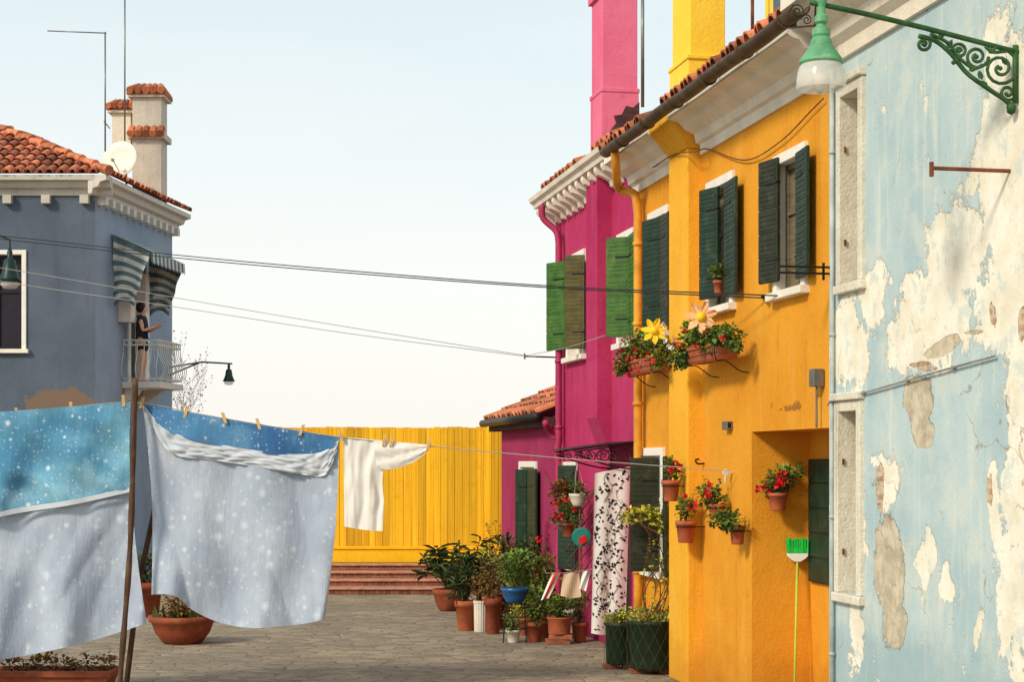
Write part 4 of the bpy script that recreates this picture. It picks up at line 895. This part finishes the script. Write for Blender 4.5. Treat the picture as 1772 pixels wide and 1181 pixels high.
gpot(986,1096,36,42,'whitepot','pale pot with sparse greenery right of the brick planter','std',[dict(k='bush',w=24,h=46,n=140,leafm='leaf',size=.05)])
gpot(912,1070,34,36,'terrad','red flowering plant between the blue bowl and the magenta wall','std',[dict(k='bush',w=30,h=84,n=400,leafm='leafd',size=.06,nb=4)])
gpot(905,1100,30,30,'terra','yellowish bush right of the iron stand in a small terracotta pot','std',[dict(k='bush',w=24,h=60,n=260,leafm='leafy',size=.045)])
gpot(957,1084,32,36,'terrad','brownish bush by the magenta wall, behind the reddish planter','std',[dict(k='bush',w=30,h=96,n=360,leafm='leafr',size=.055)])
gpot(948,1108,30,34,'terra','green leafy pot immediately left of the loose bricks','std',[dict(k='bush',w=24,h=52,n=240,leafm='leaf',size=.05)])
gpot(870,1088,26,30,'terrad','small mixed leaved pot just left of the iron stand','std',[dict(k='bush',w=22,h=56,n=240,leafm='leafr',size=.05)])
gpot(930,1074,30,34,'terra','tall mixed green bush against the magenta wall, behind the socks','std',[dict(k='bush',w=30,h=112,n=480,leafm='leafd',size=.055,nb=2),dict(k='grass',w=26,h=110,n=40,leafm='leaf')])
gpot(893,1056,28,34,'terrad','olive bush below the plum annex shutters, behind the blue bowl','std',[dict(k='bush',w=30,h=92,n=420,leafm='leafr',size=.055),dict(k='bush',w=24,h=70,n=200,leafm='leaf',size=.05)])
gpot(1003,1112,28,34,'terra','small green plant at the foot of the patterned curtain','std',[dict(k='bush',w=24,h=52,n=240,leafm='leaf',size=.045)])
t,p,s=gpot(968,1115,42,30,'terra','low leafy plant in a reddish planter set on two loose bricks','cyl',[dict(k='bush',w=28,h=38,n=280,leafm='leaf',size=.05)],lift=.13)
for i,(dx,z,rz) in enumerate(((-.06,0,.1),(.05,.066,-.08))):
    q=MB(); c=p+Vector((dx*.4,0,0)); c.z=z+.033; a=Vector((math.cos(rz),math.sin(rz),0)); q.obox(c,a*.16,Vector((-a.y,a.x,0))*.12,Z3*.032,0,.4+.3*i)
    tag(q.build('brick',M['brick'],bevel=.006),['bottom loose brick under the reddish planter','top loose brick directly under the reddish planter'][i],'brick')
for px,py,wp,hp_,lb in ((1074,1158,56,72,'left dark green bucket planter, partly behind its neighbour, with dry grass'),(1129,1166,86,84,'right dark green bucket planter wrapped in wire mesh with dry grass')):
    t,p,s=gpot(px,py,wp,hp_,'greenpot',lb,'cyl',[dict(k='grass',w=wp*.5,h=26,n=190,leafm='straw'),dict(k='bush',w=wp*.5,h=30,n=220,leafm='leaf',size=.04),dict(k='bush',w=wp*.56,h=22,n=240,leafm='leafy',size=.04)],lift=.06)
    q=MB(); r=wp*s/2; h=hp_*s
    for i in range(14):
        for sg in (1,-1):
            q.tube([p+Vector((math.cos(2*PI*(i+sg*z*1.2)/14)*r*1.05,math.sin(2*PI*(i+sg*z*1.2)/14)*r*1.05,z*(h+.08)/2.)) for z in (0,.5,1,1.5,2)],.0014,4)
    for z in (h,h+.08): q.tube([p+Vector((math.cos(2*PI*i/20)*r*1.06,math.sin(2*PI*i/20)*r*1.06,z)) for i in range(21)],.0025,4)
    q.build('wire_mesh',M['mesh'],t)
    for j,dx in enumerate((-.6,.6)):
        b=MB(); c=p+Vector((dx*r,-.02,0)); c.z=.03; b.obox(c,Vector((.1,.02,0)),Vector((-.01,.06,0)),Z3*.029,0,U(.3,.7)); tag(b.build('brick',M['brick'],bevel=.006),'brick under the %s side of the %s green bucket'%(('left','right')[j],'smaller' if wp<60 else 'wire wrapped'),'brick')
vb0=at(1130,1080,20.3); vn=thing('climbing_plant','leggy vine with yellow green leaves climbing from the green buckets','plant',vb0)
q=MB(); vl=MB()
for k2 in range(9):
    pts=[vb0+Vector((U(-.08,.08),U(-.05,.05),0))]+[at(1135+U(-26,26),y,20.5+U(-.05,.1)) for y in (1020,970,930)]+[at(1115+U(-35,35),892+U(-15,20),20.6)]
    q.tube(catmull(pts,5),.006,5)
q.tube(catmull([vb0,at(1165,1000,20.5),at(1160,920,20.5),at(1120,875,20.6),at(1080,890,20.7),at(1075,905,20.7)],6),.006,5)
q.build('stems',M['stem'],vn)
vl.clump(at(1108,892,20.6),(.26,.15,.12),170,.06); vl.clump(at(1145,905,20.5),(.16,.12,.12),80,.055)
for _ in range(80): vl.leaf(at(1140+U(-26,26),U(930,1060),20.45),Vector((U(-1,1),U(-1,1),U(-1,1))),Z3,.05,.04,U(.2,.8))
vl.build('leaves',M['leafy'],vn)
def wpot(px,pyb,wpx,hpx,label,pl,m='terra',v=.15):
    p=FA.p(px,pyb,v); s=p.y/FP; t=thing('wall_pot',label,'potted plant',p); r=wpx*s/2; h=hpx*s
    pot(t,p,r,h,m)
    q=MB(); q.tube([p+Vector((r*.98*math.cos(a),r*.98*math.sin(a),h*.72)) for a in [2*PI*i/16 for i in range(17)]],.006,5); q.tube([p+FA.n*(-r*.9)+Z3*h*.72,p+FA.n*(-v)+Z3*h*.72],.006,5); q.build('holder',M['iron'],t)
    for a in pl:
        kw=dict(a); w_=kw.pop('w')*s; hh=kw.pop('h')*s; dx=kw.pop('dx',0)*s; dz=kw.pop('dz',0)*s; k_=kw.pop('k'); plant(t,p+Z3*(h*.88+dz)+Vector((dx,0,0)),k_,w_,hh,**kw)
    return t
wpot(1161,868,33,36,'terracotta wall pot with red geranium, topmost on the orange chimney breast',[dict(k='bush',w=18,h=38,n=150,size=.042,nb=3)],v=.32)
wpot(1187,940,36,38,'terracotta wall pot with small red flowers, left of the lowest pot',[dict(k='bush',w=22,h=42,n=170,size=.042,nb=3)],v=.22)
wpot(1241,897,30,24,'terracotta wall pot with full green geranium just below the pulley',[dict(k='bush',w=27,h=50,n=280,size=.045,dx=-12,dz=-12,nb=2)],v=.16)
wpot(1276,943,28,32,'terracotta wall pot leaning right of a spreading plant, lowest on the orange wall',[dict(k='bush',w=32,h=46,n=320,size=.045,dx=-18,dz=-10)],v=.14)
pj=W(u_of(1301)-.16,-.22,FA.uz(1310,884)[1]); s=pj.y/FP
t=thing('wall_pot','terracotta wall pot with red geranium inside the shaded recess','potted plant',pj); pot(t,pj,17*s,30*s,'terra')
plant(t,pj+Z3*20*s+Vector((10*s,0,0)),'bush',42*s,56*s,400,'leaf',.045,4)
blooms(t,pj+Vector((-30*s,0,30*s)),(14*s,.05,14*s),2,.045)
def wbox(x0,x1,yt,yb,label,clumps,bl,v=.3):
    a=FA.uz(x1,yt,v)[0]; b=FA.uz(x0,yt,v)[0]; zt=FA.uz((x0+x1)/2,yt,v)[1]; zb=FA.uz((x0+x1)/2,yb,v)[1]
    t=thing('window_box',label,'flower box',W((a+b)/2,v,zb))
    q=MB(); q.rings([[W(u,vv,z) for u,vv in ((a+i_,v-.1),(b-i_,v-.1),(b-i_,v+o),(a+i_,v+o))] for z,o,i_ in ((zb,.06,.04),(zt-.03,.1,.01),(zt-.03,.115,0),(zt,.115,0))]); q.build('planter',M['terra'],t,bevel=.008)
    q=MB()
    for u in (a+.12,b-.12):
        q.tube(catmull([W(u,.0,zb-.14),W(u,.1,zb-.12),W(u,v,zb-.02),W(u,v+.1,zb-.01),W(u,v+.125,zt-.02)],5),.006,6)
    q.tube([W(a,v+.125,zb+.06),W(b,v+.125,zb+.06)],.005,6)
    q.build('bracket',M['iron'],t)
    f=MB()
    for px,py,rx,ry,n in clumps: 
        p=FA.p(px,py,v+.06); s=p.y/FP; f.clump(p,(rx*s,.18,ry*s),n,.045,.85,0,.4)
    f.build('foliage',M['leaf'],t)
    for px,py,m_ in bl: bloom(t,FA.p(px,py,v+.2),.03,m_)
    return t
wbox(1200,1262,598,626,'terracotta flower box under the middle upper window of the orange house',[(1190,600,32,32,460),(1255,570,36,28,420),(1225,580,40,20,340),(1200,575,22,20,180),(1178,622,26,18,220),(1268,585,20,28,180),(1230,598,20,14,120)],[(1168,590,'pinkp'),(1175,597,'red'),(1205,598,'red'),(1220,575,'red'),(1186,572,'red'),(1164,602,'whitep'),(1250,585,'red')],v=.25)
wbox(1096,1148,622,646,'overflowing red geranium box under the upper window beside the yellow downpipe',[(1100,600,32,30,420),(1090,630,28,22,340),(1135,605,32,28,380),(1115,590,34,18,240),(1072,640,14,14,110),(1140,630,22,18,180)],[(x,y,random.choice(('red','red','red','pinkp'))) for x,y in ((1078,590),(1090,582),(1070,612),(1085,620),(1066,640),(1100,605),(1092,640),(1108,590),(1120,612),(1078,605),(1130,625),(1096,618),(1064,625),(1110,628),(1074,632),(1088,648),(1104,642))]+[(1150,590,'whitep'),(1158,600,'whitep'),(1148,562,'whitep')],v=.25)
def sunflower(px,py,v,r,mp,mc,label):
    c=FA.p(px,py,v); t=thing('windmill_flower',label,'decoration',c-Z3*.3); ax=Vector((-.1,-1,.1)).normalized(); x=Vector((1,0,0)); x=(x-ax*x.dot(ax)).normalized(); y=ax.cross(x)
    MB().tube([c+Vector((0,.03,0)),c+Vector((0,.03,-.3))],.008,6).build('stick',M['bracketgreen'],t)
    for k2 in range(7):
        a=2*PI*k2/7+.3; d=x*math.cos(a)+y*math.sin(a); sd=ax.cross(d); q=MB()
        o=[c+d*r*.2+sd*r*.1,c+d*r*.55+sd*r*.24+ax*.02,c+d*r*.85+sd*r*.14+ax*.03,c+d*r,c+d*r*.85-sd*r*.14,c+d*r*.55-sd*r*.24-ax*.01,c+d*r*.2-sd*r*.1]
        q.q([c+d*r*.15]+o[0:4]); q.q([c+d*r*.15]+o[3:7]); q.build('petal',M[mp],t)
    q=MB(); q.lathe([(0,.05),(r*.2,.045),(r*.3,.01),(r*.3,-.01)],c,16,ax=ax); q.build('centre',M[mc],t,smooth=True)
sunflower(1213,549,.42,.18,'opetal','ypetal','peach petalled plastic windmill flower in the middle window box')
sunflower(1132,573,.42,.16,'ypetal','ypetal','yellow plastic windmill flower in the geranium box by the downpipe')
a=FA.p(1243,510,.1); s=a.y/FP; t=thing('sill_pot','small terracotta pot with a green plant on an upper window sill','potted plant',a); pot(t,a,9*s,24*s,'terra'); plant(t,a+Z3*22*s,'bush',18*s,28*s,120,'leaf',.045)
p=FA.p(1000,877,.5); s=p.y/FP
t=thing('hanging_pot','white hanging pot on wires below the door canopy','potted plant',p); pot(t,p,15*s,22*s,'whitepot','bowl'); plant(t,p+Z3*18*s,'bush',18*s,22*s,110,'leaf',.045)
q=MB(); hk=FA.p(998,795,.5)
for a in range(3): q.tube([p+Vector((.1*math.cos(a*2.1),.1*math.sin(a*2.1),20*s)),hk],.004,4)
q.build('hanger',M['cord'],t)
p=FA.p(985,930,.35); s=p.y/FP; t=thing('wall_pot','red flowering pot on the magenta wall under the hanging white pot','potted plant',p); pot(t,p,14*s,24*s,'terrad'); plant(t,p+Z3*14*s,'bush',34*s,54*s,400,'leaf',.05,7); 
p=FA.p(968,880,.3); s=p.y/FP; t=thing('wall_pot','trailing green pot high on the magenta wall left of the hanging pot','potted plant',p); pot(t,p,11*s,18*s,'terrad'); plant(t,p+Z3*4*s,'bush',22*s,46*s,260,'leafr',.05)
c=FA.p(1006,930,.48); q=MB(); q.lathe([(0,.012),(.1,.012),(.13,.006),(.13,-.006),(0,-.012)],c,20,ax=Vector((-.2,-1,0))); q.obox(c+Vector((.02,-.03,-.04)),Vector((.05,0,.03)),Vector((0,.01,0)),Vector((-.02,0,.04)),1); q.tube([c+Z3*.13,c+Z3*.3],.004,4)
tag(q.build('hanging_disc',[M['teal'],M['red']]),'teal round ornament hanging beside the red flowering wall pot','ornament')
q=MB(); A0=FA.uz(1028,HY,.1)[0]; A1=FA.uz(1004,HY,.1)[0]; zt_=FA.uz(1016,845,.1)[1]; z0_=.15
n=9; 
for i in range(n):
    for sg in (0,1):
        za_=z0_+(zt_-z0_)*i/n; zb_=min(zt_,za_+(zt_-z0_)*3/n)
        ua,ub=(A0,A1) if sg else (A1,A0); q.tube([W(ua,.3+.012*sg,za_),W(ub,.06+.012*sg,zb_)],.01,4)
tag(q.build('trellis',M['lace']),'brown diamond lattice trellis on the magenta wall beside the patterned curtain','trellis')
cp=thing('door_canopy','black wrought iron door canopy with scrollwork on the magenta house','canopy',FA.p(1095,765,.0))
ca=u_of(1096,.02); cbb=ca+1.2; zc0=FA.uz(1096,764,0)[1]
q=MB(); q.rings([[W(u,.01,zc0),W(u,.82,zc0-.1),W(u,.82,zc0-.115),W(u,.01,zc0-.02)] for u in (ca,cbb)]); q.build('roof_panel',M['iron'],cp)
for u in (ca+.02,cbb-.02):
    q=MB()
    q.tube([W(u,.02,zc0-.04),W(u,.8,zc0-.14)],.01,6); q.tube(catmull([W(u,.02,zc0-.36),W(u,.2,zc0-.34),W(u,.45,zc0-.28),W(u,.78,zc0-.17)],6),.01,6); q.tube([W(u,.02,zc0-.02),W(u,.02,zc0-.4)],.01,6)
    for vc,zc_,r0 in ((.12,-.19,.1),(.3,-.2,.085),(.46,-.2,.065),(.6,-.185,.045),(.7,-.17,.03)):
        q.tube([W(u,vc+(r0*(1-.8*i/24))*math.cos(i/24*3.2*PI),zc0+zc_+(r0*(1-.8*i/24))*math.sin(i/24*3.2*PI)) for i in range(25)],.007,5)
    q.build('scroll_bracket',M['iron'],cp)
# patterned door curtain
tp=[(1029,820),(1048,816),(1070,812),(1091,808)]; bt=[(1023,1097),(1042,1100),(1062,1099),(1082,1096)]
cz=FA.p(1088,900,.06).y
Tt=par(tp); Tb=par(bt)
def CP_(s,t,o=0.):
    q=interp(Tt,s).lerp(interp(Tb,s),t); Z=cz-.16+.16*(s)+.014*math.sin(s*13+t*2)*(.4+t*.6)-o; return at(q.x,q.y,Z)
q=MB(); nx,ny=26,40
for i in range(nx):
    for j in range(ny): q.q((CP_(i/nx,j/ny),CP_((i+1)/nx,j/ny),CP_((i+1)/nx,(j+1)/ny),CP_(i/nx,(j+1)/ny)))
for _ in range(230):
    s0,t0=U(.05,.95),U(.02,.98); a=U(0,2*PI); l=U(.035,.062); ww=l*.5
    def E(x,y): 
        ca_,sa=math.cos(a),math.sin(a); return CP_(min(1,max(0,s0+(x*ca_-y*sa)*1.)),min(1,max(0,t0+(x*sa+y*ca_)*.22)),.006)
    q.q([E(-l,0),E(-l*.3,ww),E(l*.4,ww*.8),E(l,0),E(l*.4,-ww*.8),E(-l*.3,-ww)],1)
for _ in range(18):
    s0=U(.1,.9); t0=U(0,.8); pts=[CP_(min(.97,max(.03,s0+.08*math.sin(k2*.9+s0*9))),t0+k2*.022,.006) for k2 in range(9)]
    q.tube(pts,.0025,4,1)
tag(q.build('door_curtain',[M['curtain'],M['blackprint']],smooth=True),'white door curtain printed with black leaves at the magenta house','curtain')
LZ=22.6
def rag(pts_top,pts_bot,mats,label,name,cat,stripes=0):
    q=MB(); Ta=par(pts_top);Tb_=par(pts_bot); nx,ny=10,14
    def P(s,t): 
        v=interp(Ta,s).lerp(interp(Tb_,s),t); return at(v.x,v.y,LZ+.02*math.sin(s*8+t*3))
    for i in range(nx):
        for j in range(ny): q.q((P(i/nx,j/ny),P((i+1)/nx,j/ny),P((i+1)/nx,(j+1)/ny),P(i/nx,(j+1)/ny)),(1 if stripes and (i//3)%2 else 0))
    tag(q.build(name,mats,smooth=True),label,cat)
rag([(955,992),(972,992)],[(936,1040),(950,1036)],[M['whitecloth'],M['redcloth']],'white sock with red stripe drying above the pots','sock','sock',1)
rag([(974,994),(988,992),(1002,993)],[(970,1032),(988,1036),(1006,1034)],[M['beige']],'beige cloth drying between the striped sock and grey sock','cloth','cloth')
rag([(1008,990),(1022,988)],[(1002,1020),(1014,1024)],[M['whitecloth']],'small white sock drying nearest the patterned curtain','sock','sock')
q=MB(); q.tube([at(945,993,LZ),at(990,992,LZ),at(1030,985,LZ)],.004,5); q.tube([at(1030,985,LZ),FA.p(1036,985,.0)],.004,5); q.tube([at(945,993,LZ),at(945,993,LZ)+Vector((0,.8,.0)),FA.p(975,985,0)],.004,5)
tag(q.build('drying_line',M['cord']),'short drying line above the pots holding socks and a cloth','washing line')
bt_=thing('broom','upside down broom with bright green bristles leaning in the recess','broom',W(uR-.1,-.48,0))
def jam(px,py,du=.06):
    rx=(px-CX)/FP
    P0=W(uR-du,0,0); tt=P0.dot(FA.d)/(rx*FA.d.x+FA.d.y); return Vector((rx*tt,tt,H-(py-HY)*tt/FP))
q=MB(); p0=jam(1374,1190,.3); p0.z=0; q.tube([p0,jam(1380,968,.1)],.013,8); q.build('handle',M['pole'],bt_,smooth=True)
c=jam(1380,967,.1); s=c.y/FP
q=MB(); q.rings([[c+Vector((xx*s,yy,zz_*s)) for xx,yy in ((-w_,-.025),(w_,-.025),(w_,.025),(-w_,.025))] for w_,zz_ in ((5,-6),(14,0),(18,4),(18,9))]); q.build('block',M['white'],bt_,bevel=.005)
q=MB()
for i in range(19):
    for j in range(4):
        xx=-17+i*1.9; b=c+Vector((xx*s,-.022+j*.015,9*s)); q.tube([b,b+Vector((U(-.006,.006)+xx*s*.06,U(-.006,.006),(24+U(-1.5,1.5)+(1.5*math.sin(i)))*s))],.007,4,0,U(.2,.9))
q.build('bristles',M['broom'],bt_)
hk=MB(); p=FA.p(1219,803,0); hk.tube(catmull([p,p+FA.n*.08,p+FA.n*.1+Z3*.04,p+FA.n*.06+Z3*.05],5),.01,6); tag(hk.build('hook',M['iron']),'small black hook on the orange wall above the wall pots','hook')
gpot(316,1114,112,48,'terrad','wide terracotta bowl under the right bed cover with a dry plant','bowl',[dict(k='bush',w=48,h=50,n=380,leafm='leafr',size=.055),dict(k='grass',w=60,h=30,n=50,leafm='leaf')])
gpot(252,1068,60,60,'terrad','leafy shrub in a terracotta pot half hidden behind the sheets','std',[dict(k='bush',w=34,h=56,n=320,leafm='leafd',size=.07)])
Zp=18.6; p=at(100,1215,Zp); p.z=.0
t=thing('planter_trough','terracotta trough of low brown and green plants under the left sheet','planter',p); x0=at(-40,0,Zp).x; x1=at(202,0,Zp).x; zt_=at(0,1158,Zp).z
q=MB(); q.rings([[Vector((cx_+sx*wx,Zp+sy*wy,z)) for sx,sy in ((-1,-1),(1,-1),(1,1),(-1,1))] for cx_ in ((x0+x1)/2,) for wx,wy,z in (((x1-x0)/2-.1,.18,0),((x1-x0)/2-.03,.24,zt_-.07),((x1-x0)/2,.27,zt_-.07),((x1-x0)/2,.27,zt_),((x1-x0)/2-.05,.22,zt_),((x1-x0)/2-.05,.22,zt_-.05))]); q.build('trough',M['terrad'],t,bevel=.02)
f=MB(); 
for i in range(7): f.clump(Vector((x0+.15+(x1-x0-.3)*i/6,Zp,zt_+.05)),(.14,.18,.1),140,.045,.7)
f.build('foliage',M['leafr'],t)
